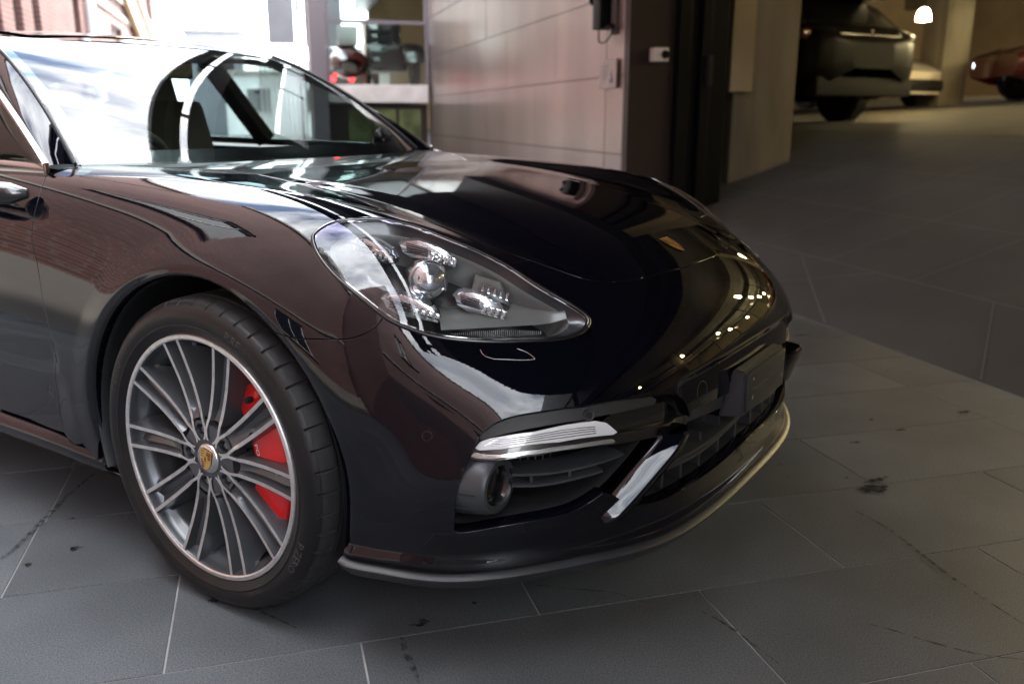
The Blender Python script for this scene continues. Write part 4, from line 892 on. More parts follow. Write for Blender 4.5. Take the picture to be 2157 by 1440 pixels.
RAILX = [-1.34, -1.6, -2.0, -2.5, -3.0, -3.45, -3.85]; RAILY = [.585, .605, .615, .605, .575, .53, .48]; RAILZ = [1.315, 1.342, 1.356, 1.345, 1.285, 1.18, 1.04]
ROOFX = [-1.300, -1.45, -1.7, -2.0, -2.5, -3.0, -3.45, -3.85]; ROOFZ = [1.340, 1.368, 1.395, 1.408, 1.395, 1.325, 1.21, 1.05]
xs = np.linspace(0, 1, 40); rows_ = []
for u in xs:
    xc_, xe = np.interp(u, np.linspace(0, 1, 8), ROOFX), np.interp(u, np.linspace(0, 1, 7), RAILX)
    zc_ = np.interp(xc_, ROOFX[::-1], ROOFZ[::-1]); ye = np.interp(xe, RAILX[::-1], RAILY[::-1]); ze = np.interp(xe, RAILX[::-1], RAILZ[::-1])
    rows_.append([(xc_ + (xe - xc_) * a * a, ye * a, zc_ + (ze - zc_) * (abs(a) ** 2.6)) for a in np.linspace(-1, 1, 31)])
b = MB(); b.grid(np.array(rows_)); roof = b.build('roof', M['paint'], car, smooth=80)
b = MB(); b.grid(np.array([[(p[0] * 1.0, p[1] * .98, p[2] - .03) for p in r] for r in rows_])); b.build('headlining', M['leather'], car, smooth=80)
b = MB(); gp = [[(x_, y_, np.interp(x_, ROOFX[::-1], ROOFZ[::-1]) - .0 - .018 * (y_ / .45) ** 2 + .004) for y_ in np.linspace(-.42, .42, 9)] for x_ in np.linspace(-1.42, -2.6, 12)]; b.grid(np.array(gp)); b.build('roof_window', M['gloss_black'], roof, smooth=80)
BELTX = [-.725, -1.0, -1.5, -2.2, -3.0, -3.5]; BELTY = [.805, .828, .842, .848, .835, .79]; BELTZ = [.962, .970, .978, .990, 1.005, 1.03]
def belt3(x_, sg): return Vector((x_, sg * np.interp(x_, BELTX[::-1], BELTY[::-1]), np.interp(x_, BELTX[::-1], BELTZ[::-1])))
def rail3(x_, sg): return Vector((x_, sg * np.interp(x_, RAILX[::-1], RAILY[::-1]), np.interp(x_, RAILX[::-1], RAILZ[::-1])))
for sg in (-1, 1):
    K0 = Vector((-.725, sg * .803, .966)); K1 = rail3(-1.50, sg) + Vector((0, sg * .010, -.012))
    Kp = lambda u: K0.lerp(K1, u) + Vector((.3, sg * .25, .9)) * .035 * 4 * u * (1 - u)
    # A pillar between windscreen and side window
    b = MB(); rows_ = []
    for u in np.linspace(0, 1, 20):
        w_ = Wp(sg * 1.0, u); k_ = Kp(u * .965); outv = Vector((.15, sg * .8, .25))
        rows_.append([w_ + Vector((-.01, 0, -.012)), w_ + outv * .004, w_.lerp(k_, .15) + outv * .010, w_.lerp(k_, .4) + outv * .017, w_.lerp(k_, .7) + outv * .014, w_.lerp(k_, .92) + outv * .006, k_])
    b.grid(np.array([[tuple(q) for q in r] for r in rows_])); o = b.build('a_pillar', M['paint'], car, smooth=60); bm = bmesh.new(); bm.from_mesh(o.data); bmesh.ops.recalc_face_normals(bm, faces=bm.faces); bm.to_mesh(o.data); bm.free()
    b = MB(); b.tube([tuple(Wp(sg * 1.0, u) + Vector((.0, sg * .006, .004))) for u in np.linspace(0, 1, 20)], .0045, 6); b.build('windscreen_seal', M['plastic_grey'], car, smooth=60)
    # side windows with a bright frame
    top = [Kp(u) for u in np.linspace(0, 1, 14)] + [rail3(x_, sg) + Vector((0, sg * .010, -.012)) for x_ in np.linspace(-1.55, -3.35, 14)]
    bot = [belt3(min(-.735, p.x + .02), sg) if p.x > -.74 else belt3(p.x, sg) for p in top]
    b = MB(); rows_ = []
    for k_ in np.linspace(0, 1, 8): rows_.append([tuple(bq.lerp(tq, k_) + Vector((0, sg * .022 * 4 * k_ * (1 - k_) - sg * .012, 0))) for bq, tq in zip(bot, top)])
    b.grid(np.array(rows_)); b.build('side_window', M['sideglass'], car, smooth=60)
    b = MB(); frm = [q + Vector((0, sg * .004, 0)) for q in top]; rows_ = [[tuple(q + Vector((0, sg * dy, -.0)) + Vector((dx, 0, dz))) for q in frm] for dy, dx, dz in ((-.010, -.006, -.010), (.002, -.004, -.008), (.004, .002, .002), (-.008, .006, .006))]
    b.grid(np.array(rows_)); b.build('window_trim', M['satin'], car, smooth=60)
    bl = [belt3(x_, sg) for x_ in np.linspace(-.728, -3.4, 30)]
    b = MB(); rows_ = [[tuple(q + Vector((0, sg * dy, dz))) for q in bl] for dy, dz in ((-.012, .010), (.000, .011), (.0045, .006), (.006, -.006), (.0045, -.018), (-.004, -.021))]
    b.grid(np.array(rows_)); b.build('window_trim', M['satin'], car, smooth=60)
    b = MB(); b.box(tuple(K0 + Vector((.004, sg * .003, -.006))), (.010, .012, .034), bev=.003); b.build('trim_end', M['chrome'], car)
    b = MB(); b.tube([tuple(belt3(-1.72, sg) + Vector((0, -sg * .02, 0))), tuple(rail3(-1.85, sg))], .045, 8); b.build('b_pillar', M['gloss_black'], car)
    # door mirror: arm on the door and a shell
    mr = empty('door_mirror', (0, 0, 0), car)
    b = MB(); b.tube([(-.672, sg * .890, .905), (-.700, sg * .915, .906), (-.75, sg * .955, .910), (-.84, sg * .99, .925), (-1.05, sg * 1.02, .95)], [.012, .027, .030, .028, .024], 14); b.build('mirror_arm', M['gloss_black'], mr, smooth=60)
    b = MB(); rows_ = []
    for k_ in range(9):
        th = math.pi * (k_ / 8 - .5); rows_.append([(-1.16 + .075 * math.cos(th) * math.cos(q) * (1 if math.cos(q) > 0 else .35), sg * (1.055 + .115 * math.sin(th)), .985 + .070 * math.cos(th) * math.sin(q)) for q in np.linspace(0, 2 * math.pi, 21)])
    b.grid(np.array(rows_)); b.build('mirror_shell', M['paint'], mr, smooth=70)
# cabin inside
it = empty('cabin_interior', (0, 0, 0), car)
b = MB(); rows_ = [[(x_ - .19 * (y_ / .68) ** 2, y_, z_ + .035 * math.exp(-((y_ + .37) / .16) ** 2) * k_) for y_ in np.linspace(-.69, .69, 29)] for x_, z_, k_ in ((-.50, .935, 0), (-.62, .946, .2), (-.75, .952, .7), (-.86, .95, 1.0), (-.93, .925, .8), (-.96, .84, 0), (-.96, .55, 0))]
b.grid(np.array(rows_)); b.build('dashboard', M['dash'], it, smooth=60)
b = MB(); cst = Vector((-1.08, -.37, .875)); ax = Vector((-.90, 0, .42)).normalized(); u_ = Vector((0, 1, 0)); v_ = ax.cross(u_)
b.tube([tuple(cst + (u_ * math.cos(k_ * math.pi / 20) + v_ * math.sin(k_ * math.pi / 20)) * .185) for k_ in range(40)], .016, 8, closed=True)
b.tube([tuple(cst - u_ * .18), tuple(cst), tuple(cst + u_ * .18)], .018, 6); b.tube([tuple(cst), tuple(cst - v_ * .18)], .018, 6); b.tube([tuple(cst), tuple(cst - ax * .18)], .035, 8); b.build('steering_wheel', M['leather'], it, smooth=60)
for y_ in (-.37, .37):
    b = MB(); R_ = Matrix.Rotation(-.32, 3, 'Y'); b.box((-1.55, y_, .50), (.55, .50, .18), bev=.06); b.box((-1.86, y_, .85), (.16, .48, .62), bev=.07, mat3=R_); b.box((-1.98, y_, 1.19), (.11, .28, .17), bev=.05, mat3=R_); b.build('front_seat', M['leather'], it, smooth=40)
b = MB(); b.box((-2.75, 0, .85), (.2, 1.2, .6), bev=.08); b.box((-2.5, 0, .52), (.5, 1.2, .16), bev=.06); b.build('rear_seat', M['leather'], it, smooth=40)
b = MB(); b.box((-2.1, 0, .33), (2.9, 1.55, .04)); b.build('cabin_floor', M['deep'], it)
b = MB(); b.box((-1.30, .0, 1.255), (.03, .22, .06), bev=.012); b.build('rear_view_mirror', M['gloss_black'], it)

# ---------------------------------------------------------------- setting: ground, pavement, ramp
M['tile'] = ramp_mat('slate_paving', [(0.30, (.066, .076, .085)), (.52, (.085, .097, .107)), (.75, (.106, .119, .130))], .55, 3.0, detail=10, bump=.22)
def speckle(m, sc=420, amt=.35):
    t = m.node_tree; b = t.nodes['Principled BSDF']; src = b.inputs['Base Color'].links[0].from_socket
    c = t.nodes.new('ShaderNodeTexCoord'); n = t.nodes.new('ShaderNodeTexNoise'); n.inputs['Scale'].default_value = sc; n.inputs['Detail'].default_value = 2
    r = t.nodes.new('ShaderNodeMapRange'); r.inputs['From Min'].default_value = .32; r.inputs['From Max'].default_value = .68; r.inputs['To Min'].default_value = 1 - amt; r.inputs['To Max'].default_value = 1 + amt
    v = t.nodes.new('ShaderNodeVectorMath'); v.operation = 'SCALE'
    t.links.new(c.outputs['Object'], n.inputs['Vector']); t.links.new(n.outputs['Fac'], r.inputs['Value']); t.links.new(src, v.inputs[0]); t.links.new(r.outputs['Result'], v.inputs['Scale']); t.links.new(v.outputs['Vector'], b.inputs['Base Color'])
    return m
speckle(M['tile'], 260, .42)
_t = M['tile'].node_tree; _b = _t.nodes['Principled BSDF']; _src = _b.inputs['Base Color'].links[0].from_socket
_oi = _t.nodes.new('ShaderNodeObjectInfo'); _ge = _t.nodes.new('ShaderNodeNewGeometry'); _ad = _t.nodes.new('ShaderNodeMath'); _ad.operation = 'ADD'; _fr = _t.nodes.new('ShaderNodeMath'); _fr.operation = 'FRACT'
_mr = _t.nodes.new('ShaderNodeMapRange'); _mr.inputs['To Min'].default_value = .84; _mr.inputs['To Max'].default_value = 1.14; _vs = _t.nodes.new('ShaderNodeVectorMath'); _vs.operation = 'SCALE'
_t.links.new(_oi.outputs['Random'], _ad.inputs[0]); _t.links.new(_ge.outputs['Random Per Island'], _ad.inputs[1]); _t.links.new(_ad.outputs[0], _fr.inputs[0]); _t.links.new(_fr.outputs[0], _mr.inputs['Value']); _t.links.new(_src, _vs.inputs[0]); _t.links.new(_mr.outputs['Result'], _vs.inputs['Scale']); _t.links.new(_vs.outputs['Vector'], _b.inputs['Base Color'])
M['grout'] = P('pale_grout', (.30, .30, .30), rough=.8, var=(9, .30))
M['asphalt'] = P('asphalt', (.06, .06, .062), rough=.85, var=(1.5, .3), bump=(60, .3, .01))
M['garagefloor'] = ramp_mat('garage_floor_tiles', [(.3, (.066, .069, .068)), (.7, (.094, .097, .095))], .70, 1.6, detail=8, bump=.05)
M['stain'] = P('oil_stain', (.012, .011, .010), rough=.85, spec=.1)
M['rubbermark'] = P('tyre_mark_rubber', (.030, .030, .029), rough=.9, spec=.1)
def broken(m, lo, hi, sc):
    t = m.node_tree; b = t.nodes['Principled BSDF']; c = t.nodes.new('ShaderNodeTexCoord'); n = t.nodes.new('ShaderNodeTexNoise'); n.inputs['Scale'].default_value = sc; n.inputs['Detail'].default_value = 6
    r = t.nodes.new('ShaderNodeMapRange'); r.inputs['From Min'].default_value = .38; r.inputs['From Max'].default_value = .62; r.inputs['To Min'].default_value = lo; r.inputs['To Max'].default_value = hi
    t.links.new(c.outputs['Object'], n.inputs['Vector']); t.links.new(n.outputs['Fac'], r.inputs['Value']); t.links.new(r.outputs['Result'], b.inputs['Alpha'])
broken(M['rubbermark'], .0, .62, 55); broken(M['stain'], .45, 1.0, 40)
def lmbox(b, l0, l1, m0, m1, z0, z1, m=0, bev=0.0):
    c = LM((l0 + l1) / 2, (m0 + m1) / 2, (z0 + z1) / 2); return b.box(c, (l1 - l0, m1 - m0, z1 - z0), rz=LA, bev=bev, m=m)
def lmquad(b, pts, m=0): return b.add([LM(*p) for p in pts], [tuple(range(len(pts)))], m)
b = MB(); b.add([LM(-400, -400, -.035), LM(2.4, -400, -.035), LM(2.4, 400, -.035), LM(-400, 400, -.035)], [(0, 1, 2, 3)]); g = b.build('ground', M['asphalt']); tag(g, kind='structure')
b = MB(); b.add([LM(-4.2, -12, -.0020), LM(2.34, -12, -.0020), LM(2.34, 26, -.0020), LM(-4.2, 26, -.0020)], [(0, 1, 2, 3)]); pave = b.build('pavement', M['grout']); tag(pave, kind='structure')
TW, TH, GA = .800, .4115, .0042
tb = MB(); tb.box((0, 0, -.012), (TW - GA, TH - GA, .024), bev=.0010); tm = None
rest = MB(); phase = {-1: .393, 0: -.004, 1: .4, 2: .41}; rnd = random.Random(3); ntile = 0
for row in range(-26, 62):
    m0 = -.8612 + row * TH; ph = phase.get(row, rnd.choice([0.0, .4]))
    k0 = math.floor((-4.2 - ph) / TW); l = ph + k0 * TW
    while l < 2.34:
        lc, mc = l + TW / 2, m0 + TH / 2
        if lc + TW / 2 > 2.345: w_ = 2.345 - l
        else: w_ = TW
        if -2.4 < lc and -2.0 < mc < 8.2 and w_ > .79 and ntile < 290:
            if tm is None: o = tb.build('paving_tile', M['tile'], pave); tm = o.data
            else: o = link('paving_tile', tm, None, pave)
            o.location = LM(lc, mc, rnd.uniform(-.0004, .0004)); o.rotation_euler = (rnd.uniform(-.0006, .0006), rnd.uniform(-.0006, .0006), LA + (math.pi if rnd.random() < .5 else 0)); ntile += 1
        elif w_ > .06: rest.box(LM(l + w_ / 2, mc, -.012 + rnd.uniform(-.0008, .0008)), (w_ - GA, TH - GA, .024), rz=LA, bev=.0016)
        l += TW
o = rest.build('paving_tiles_beyond', M['tile'], pave); o['kind'] = 'stuff'
# stains and tyre marks on the paving
def blob(x, y, r, asp, rot, seed, name='oil_stain', mat='stain'):
    q = random.Random(seed); v = [(x, y, .0040)]; n = 22
    for k in range(n):
        a = 2 * math.pi * k / n; rr = r * (1 + q.uniform(-.45, .35)); px, py = rr * math.cos(a), rr * asp * math.sin(a); v.append((x + px * math.cos(rot) - py * math.sin(rot), y + px * math.sin(rot) + py * math.cos(rot), .0040))
    mesh(name, v, [(0, 1 + k, 1 + (k + 1) % n) for k in range(n)], M[mat], pave)
for (x, y, r, asp, rot, sd_) in [(1.129, 0.571, 0.045, 0.55, 0.9, 0), (1.124, 0.645, 0.05, 0.2, 1.0, 1), (-0.529, -0.967, 0.016, 0.6, 0.8, 2), (0.444, -0.757, 0.018, 0.35, 0.6, 3), (0.447, -0.739, 0.016, 0.6, 0.6, 4), (0.496, -0.616, 0.006, 0.8, 0, 5), (-0.018, -0.94, 0.012, 0.6, 0.3, 6), (-0.548, -1.081, 0.012, 0.7, 0.4, 7), (0.888, 0.522, 0.006, 0.5, 0.9, 8), (0.8, 0.57, 0.007, 0.5, 1, 9), (0.84, 0.605, 0.007, 0.5, 1, 10), (1.044, 0.61, 0.007, 0.5, 1, 11), (0.414, 2.398, 0.05, 0.2, 0.9, 12), (1.101, 1.163, 0.02, 0.4, 0.9, 13), (1.267, 1.509, 0.03, 0.3, 0.9, 14), (0.994, 0.946, 0.02, 0.4, 0.9, 15), (-0.704, -0.872, 0.01, 0.4, 0.6, 16), (0.991, 1.224, 0.012, 0.5, 1, 17)]: blob(x, y, r, asp, rot, sd_)
def tyremark(pts, wd, dash, seed):
    q = random.Random(seed); p = smooth_line(np.array(pts, float), 12); bb = MB()
    for i in range(len(p) - 1):
        a, c = Vector((*p[i], 0)), Vector((*p[i + 1], 0)); d = (c - a); L = d.length; d.normalize(); nv = Vector((-d.y, d.x, 0)); u = 0
        ww = wd * (.35 + .65 * math.sin(math.pi * (i + .5) / (len(p) - 1)))
        while u < L:
            s0, s1 = a + d * u, a + d * min(L, u + dash * .68); k = q.uniform(.7, 1.1)
            bb.add([tuple(s0 - nv * ww * k / 2 + Vector((0, 0, .0042))), tuple(s1 - nv * ww * k / 2 + Vector((0, 0, .0042))), tuple(s1 + nv * ww / 2 + Vector((0, 0, .0042))), tuple(s0 + nv * ww / 2 + Vector((0, 0, .0042)))], [(0, 1, 2, 3)]); u += dash
    bb.build('tyre_mark', M['rubbermark'], pave)
for pts, wd, dash, sd_ in [([(1.104, 0.389), (1.221, 0.311), (1.315, 0.212), (1.399, 0.122), (1.468, 0.062), (1.568, -0.022)], 0.011, 0.019, 0), ([(1.275, -0.207), (1.329, -0.205), (1.405, -0.208), (1.496, -0.2), (1.578, -0.17)], 0.007, 0.05, 1), ([(0.446, -0.815), (0.488, -0.85), (0.53, -0.881), (0.576, -0.916)], 0.016, 0.03, 2), ([(-0.632, -1.108), (-0.669, -1.04), (-0.753, -0.929), (-0.868, -0.777), (-0.966, -0.623)], 0.018, 0.02, 3), ([(0.035, -0.913), (0.129, -0.911), (0.23, -0.913)], 0.008, 0.05, 4), ([(0.493, -0.49), (0.597, -0.461), (0.691, -0.42), (0.755, -0.397), (0.829, -0.398)], 0.004, 0.05, 5), ([(0.952, -0.361), (1.03, -0.39), (1.156, -0.462)], 0.008, 0.016, 6)]: tyremark(pts, wd, dash, sd_)
# ramp up into the garage
def rampz(l): return float(np.interp(l, [-9, 2.3, 2.7, 4.2, 5.5, 6.2, 8.0, 14, 40], [0, 0, .09, .52, .93, 1.0, 1.08, 1.5, 1.6]))
lv = [2.33, 2.5, 2.7, 3.4, 4.2, 4.9, 5.5, 5.85, 6.2, 7.0, 8.0, 9, 10, 12, 14, 18, 26]
b = MB(); b.grid([[LM(l, m, rampz(l) - (.0015 if l > 2.4 else .004)) for m in np.linspace(-12, 26, 39)] for l in lv]); ramp = b.build('garage_ramp', M['garagefloor'], None, smooth=60); tag(ramp, kind='structure')
# wedge tiles at the foot of the ramp
jt = MB()
for a, c in [((2.34, 2.6), (3.0, 1.9)), ((2.34, 1.45), (3.0, 2.7)), ((2.34, .35), (3.0, 1.0)), ((2.34, -1.0), (3.0, -.6)), ((2.34, 3.8), (3.0, 3.2))] + [((l_, -2.0), (l_, 6.0)) for l_ in np.arange(3.0, 7.6, .8)] + [((3.0, m_), (7.4, m_)) for m_ in np.arange(-1.6, 6.0, .8)]:
    P0, P1 = np.array(a), np.array(c); dv = (P1 - P0) / np.linalg.norm(P1 - P0); nv = np.array([-dv[1], dv[0]]) * .004; k = 8
    for i in range(k):
        q0, q1 = P0 + (P1 - P0) * i / k, P0 + (P1 - P0) * (i + 1) / k
        lmquad(jt, [(*(q0 - nv), rampz((q0 - nv)[0]) + .003), (*(q1 - nv), rampz((q1 - nv)[0]) + .003), (*(q1 + nv), rampz((q1 + nv)[0]) + .003), (*(q0 + nv), rampz((q0 + nv)[0]) + .003)])
M['joint'] = P('dark_tile_joint', (.16, .155, .145), rough=.7); jt.build('floor_joints', M['joint'], ramp)

# ---------------------------------------------------------------- showroom building
M['copper'] = ramp_mat('weathered_copper_sheet', [(.25, (.25, .205, .19)), (.5, (.32, .265, .245)), (.75, (.39, .325, .30))], .30, 1.3, detail=6, metal=.65, mapscale=(1, 1, .30), bump=.22)
M['jamb'] = P('dark_brown_metal', (.022, .012, .009), rough=.5, metal=.3, var=(2, .2))
M['blackframe'] = P('black_door_steel', (.003, .0034, .004), rough=.5, spec=.12, var=(4, .2))
M['concrete'] = ramp_mat('raw_concrete', [(.25, (.13, .115, .085)), (.5, (.19, .17, .13)), (.8, (.25, .225, .175))], .8, 1.5, detail=10, bump=.25, mapscale=(3, 3, .5))
M['greywall'] = P('grey_render', (.12, .115, .11), rough=.85, var=(1.2, .2))
M['hallwall'] = P('hall_wall_paint', (.30, .25, .17), rough=.8, var=(.6, .25))
M['darkclad'] = P('dark_cladding', (.010, .010, .011), rough=.45, var=(1, .2))
M['ledge'] = P('pale_stone_ledge', (.62, .57, .54), rough=.7, var=(4, .15))
M['mauve'] = P('mauve_metal', (.18, .155, .17), rough=.4, metal=.4)
sh = empty('showroom_building', LM(2.6, 4.9)); tag(sh, 'showroom with brown copper panel wall and a wide dark garage opening', 'building')
def shp(b, name, mat, smooth=None, parent=sh):
    o = b.build(name, mat, None, smooth=smooth); o.parent = parent; o.matrix_parent_inverse = Matrix.Translation(parent.location).inverted() if parent.rotation_euler.z == 0 else parent.matrix_world.inverted(); return o
rnd = random.Random(5)
zj = [-.05, .09, .76, 1.44, 2.12, 2.80, 3.48, 4.16]
for i in range(len(zj) - 1):
    edges_m = [4.885, 5.30, 7.50, 9.80, 12.10, 14.05] if i % 2 == 0 else [4.885, 5.30, 6.75, 8.75, 10.9, 14.05]
    for a, c in zip(edges_m[:-1], edges_m[1:]):
        b = MB(); lmbox(b, 2.555 + rnd.uniform(0, .004), 2.60, a + .004, c - .004, zj[i] + .004, zj[i + 1] - .004, bev=.002); shp(b, 'copper_panel', M['copper'])
b = MB(); lmbox(b, 2.57, 2.9, 4.9, 14.2, -.05, 4.15); shp(b, 'wall', M['jamb'])
b = MB(); lmbox(b, 2.50, 2.9, -11.0, 26.0, 4.17, 8.8); shp(b, 'upper_wall', M['darkclad'])
b = MB(); lmbox(b, 2.56, 2.9, -60, -6.2, -.05, 8.8); shp(b, 'side_wall', M['darkclad'])
b = MB(); lmbox(b, 2.56, 2.98, 4.78, 4.88, -.05, 4.15); lmbox(b, 2.62, 2.98, 4.86, 4.95, -.05, 4.15); shp(b, 'door_jamb', M['jamb'])
for a, c, d in ((2.985, 3.10, 4.70), (3.105, 3.20, 4.76), (3.205, 3.30, 4.70), (3.305, 3.52, 4.82)):
    b = MB(); lmbox(b, a, c, d, 4.95, rampz(a) - .1, 4.15, bev=.008); shp(b, 'door_frame', M['blackframe'])
# canopy over the entrance: dark soffit with a pale rail, an open slot and a long rooflight opening
M['soffit'] = P('dark_soffit', (.010, .010, .011), rough=.6); M['soffitgrey'] = P('pale_soffit_board', (.46, .45, .43), rough=.75, var=(1.5, .12)); M['railmetal'] = P('pale_rail', (.55, .54, .52), rough=.5)
for nm, l0, l1, z0, z1, mt, m0, m1 in (('canopy_beam', -.65, -.55, 3.5, 3.85, 'soffit', -5.0, 9.6), ('canopy_rail', -.548, -.492, 3.62, 3.68, 'railmetal', -5.0, 9.6), ('canopy_beam', -.49, -.43, 3.5, 3.85, 'soffit', -5.0, 9.6), ('canopy_board', -.35, -.13, 3.60, 3.66, 'soffitgrey', -5.0, 9.6), ('canopy_soffit', -.128, .45, 3.60, 3.70, 'soffit', -5.0, 9.6), ('canopy_soffit', .452, .848, 3.60, 3.70, 'soffit', -5.0, 2.6), ('canopy_soffit', .85, 2.52, 3.60, 3.70, 'soffit', -5.0, 9.6)):
    b = MB(); lmbox(b, l0, l1, m0, m1, z0, z1); shp(b, nm, M[mt])
b = MB(); lmbox(b, 2.25, 2.545, -5.0, 9.0, 2.64, 3.58); shp(b, 'door_bulkhead', M['soffit'])
for m_ in (-4.9, -1.4, 2.1, 5.6, 9.2):
    b = MB(); lmbox(b, -.64, 2.5, m_, m_ + .06, 3.72, 3.82); shp(b, 'canopy_tie', M['soffit'])
# columns of the hall
def column(l0, l1, m0, m1, name='concrete_column'):
    b = MB(); lmbox(b, l0, l1, m0, m1, rampz(l0) - .3, 5.2, bev=.02); return shp(b, name, M['concrete'], 30)
column(3.93, 4.62, 5.42, 6.1); column(10.45, 10.97, 10.2, 10.75); column(9.5, 10.2, -2.5, -1.8); column(9.5, 10.4, 3.4, 4.2) if False else None
b = MB(); lmbox(b, 3.86, 4.10, 5.36, 5.415, rampz(4.2) + .80, 4.2, bev=.006); shp(b, 'pale_board', M['hallwall'])
b = MB(); lmbox(b, 2.9, 30, -12, 26, 5.15, 5.3); shp(b, 'ceiling', M['greywall'])
b = MB(); lmbox(b, 24.5, 24.7, -12, 26, .9, 5.2); lmbox(b, 2.9, 24.7, 25.8, 26, -.1, 5.2); lmbox(b, 2.9, 24.7, -12.2, -12, -.1, 5.2); lmbox(b, 3.0, 4.4, 7.4, 7.6, 0, 5.2); shp(b, 'hall_wall', M['hallwall'])
for l_ in (6, 10, 14, 18, 22):
    b = MB(); lmbox(b, l_, l_ + .3, -12, 25.8, 4.75, 5.16); shp(b, 'ceiling_beam', M['concrete'])
# glazed screen deep in the hall
gs_ = empty('glazed_screen', LM(13.0, 7.5, rampz(13))); tag(gs_, 'tall glazed screen with thin steel frame deep in the garage', 'glass screen')
for m_ in np.arange(-1.0, 11.2, 1.85):
    b = MB(); lmbox(b, 12.97, 13.05, m_ - .03, m_ + .03, 1.4, 5.1); shp(b, 'mullion', M['blackframe'], parent=gs_)
    if m_ < 10.0: b = MB(); lmbox(b, 13.0, 13.012, m_ + .035, m_ + 1.815, 1.6, 5.1); shp(b, 'pane', M['clear'], parent=gs_)
b = MB(); b.tube([LM(12.8, 9.6, 4.6), LM(12.8, 8.3, 2.0)], .06, 8); shp(b, 'brace', M['satin'], parent=gs_)
b = MB(); lmbox(b, 12.95, 13.07, -1.1, 10.2, 1.40, 1.6); lmbox(b, 12.96, 13.06, -1.1, 10.2, 3.3, 3.36); shp(b, 'rail', M['blackframe'], parent=gs_)

# small things on the wall by the opening
def thing_box(name, label, cat, loc, parts, rz=LA):
    e = empty(name, loc, None, rz); tag(e, label, cat)
    for pn, c, d, bev, mt in parts:
        b = MB(); b.box(c, d, bev=bev); b.build(pn, M[mt] if isinstance(mt, str) else mt, e, smooth=30)
    return e
e = thing_box('security_camera', 'small white cube camera on the dark brown door jamb', 'camera', LM(2.80, 4.70, 1.60), [('body', (0, 0, 0), (.13, .12, .115), .012, 'white'), ('bracket', (.02, .07, 0), (.05, .06, .05), .005, 'white')])
b = MB(); b.lathe([(.0002, -.066), (.022, -.066), (.036, -.064), (.036, -.058)], 24); mesh('camera_lens', [(p[0] + .03, p[1], p[2]) for p in b.v], b.f, M['blackframe'], e)
e = thing_box('card_reader_box', 'black reader box with a looped cable high on the copper wall', 'control box', LM(2.50, 5.28, 2.02), [('body', (0, 0, 0), (.12, .20, .34), .012, 'blackframe'), ('mount_plate', (.045, -.18, .02), (.02, .12, .5), .004, 'greywall'), ('arm', (.0, -.16, -.16), (.04, .16, .03), .005, 'blackframe')])
b = MB(); b.tube(smooth_line(np.array([(-.02, .03, -.16), (-.02, .02, -.27), (-.01, -.09, -.29), (.0, -.20, -.24), (.02, -.24, -.17)]), 5), .007, 8); b.build('cable', M['blackframe'], e)
b = MB(); b.lathe([(.0002, -.02), (.03, -.015), (.045, .01), (.045, .05)], 16); mesh('beacon', [(p[0] - .03, p[1] * .6 + .13, p[2] + .09) for p in b.v], b.f, M['blackframe'], e)
e = thing_box('access_sign', 'small pale notice with a blue access symbol on the copper wall', 'sign', LM(2.535, 5.19, 1.46), [('plate', (0, 0, 0), (.012, .40, .25), .003, M['ledge'])])
M['signblue'] = P('sign_blue', (.10, .16, .42), rough=.5); M['signgrey'] = P('sign_grey', (.33, .31, .30), rough=.6)
b = MB(); cx, cz = -.09, -.03
b.tube([(-.0075, cx + .028 * math.cos(t), cz - .018 + .028 * math.sin(t)) for t in np.linspace(2.6, 6.6, 14)], .005, 6); b.tube([(-.0075, cx + .005, cz + .045), (-.0075, cx + .003, cz + .004), (-.0075, cx - .022, cz + .002), (-.0075, cx - .035, cz - .035)], .0055, 6); b.tube([(-.0075, cx + .006, cz + .060), (-.0075, cx + .006, cz + .063)], .010, 8); b.build('access_symbol', M['signblue'], e)
b = MB()
for j in range(5): b.box((-.0072, .07, .07 - j * .027), (.002, .17 - .05 * (j == 4), .010))
b.build('print_lines', M['signgrey'], e)
b = MB(); lmbox(b, 3.25, 3.30, 4.66, 4.70, 1.35, 1.60, bev=.004); o = b.build('door_switch', M['deep'], None, smooth=30); tag(o, 'slim black switch plate on the black door frame', 'switch')

# ---------------------------------------------------------------- display window at the far end of the copper wall
dw = empty('display_window', LM(1.6, 14.0)); tag(dw, 'raised glass showcase with pale stone ledge at the end of the copper wall', 'display window')
b = MB(); lmbox(b, .70, 2.50, 13.95, 19.0, 1.33, 1.64, bev=.01); shp(b, 'ledge', M['ledge'], parent=dw)
b = MB(); lmbox(b, .42, .70, 13.9, 14.2, 0, 5.5, bev=.01); shp(b, 'post', M['mauve'], parent=dw)
b = MB(); lmbox(b, 2.47, 2.53, 13.98, 14.06, 1.64, 5.5); lmbox(b, .72, .77, 13.98, 14.06, 1.64, 5.5); lmbox(b, .72, 2.5, 13.99, 14.05, 2.68, 2.74); shp(b, 'frame', M['mauve'], parent=dw)
b = MB(); lmbox(b, .77, 2.47, 14.01, 14.025, 1.64, 5.5); shp(b, 'pane', M['clear'], parent=dw)
b = MB(); lmbox(b, .70, 2.5, 14.1, 19, .0, 1.30); shp(b, 'base', M['jamb'], parent=dw)
b = MB(); lmbox(b, .75, 2.5, 14.1, 19, 3.9, 4.0); lmbox(b, .75, 2.5, 18.9, 19.0, 1.64, 2.6); shp(b, 'back_wall', M['greywall'], parent=dw)
M['basepane'] = P('green_basement_glass', (.10, .12, .045), rough=.15, var=(3, .5))
for j in range(3):
    b = MB(); lmbox(b, 1.05 + j * .46, 1.45 + j * .46, 14.06, 14.09, .55, 1.22); shp(b, 'base_pane', M['basepane'], parent=dw)

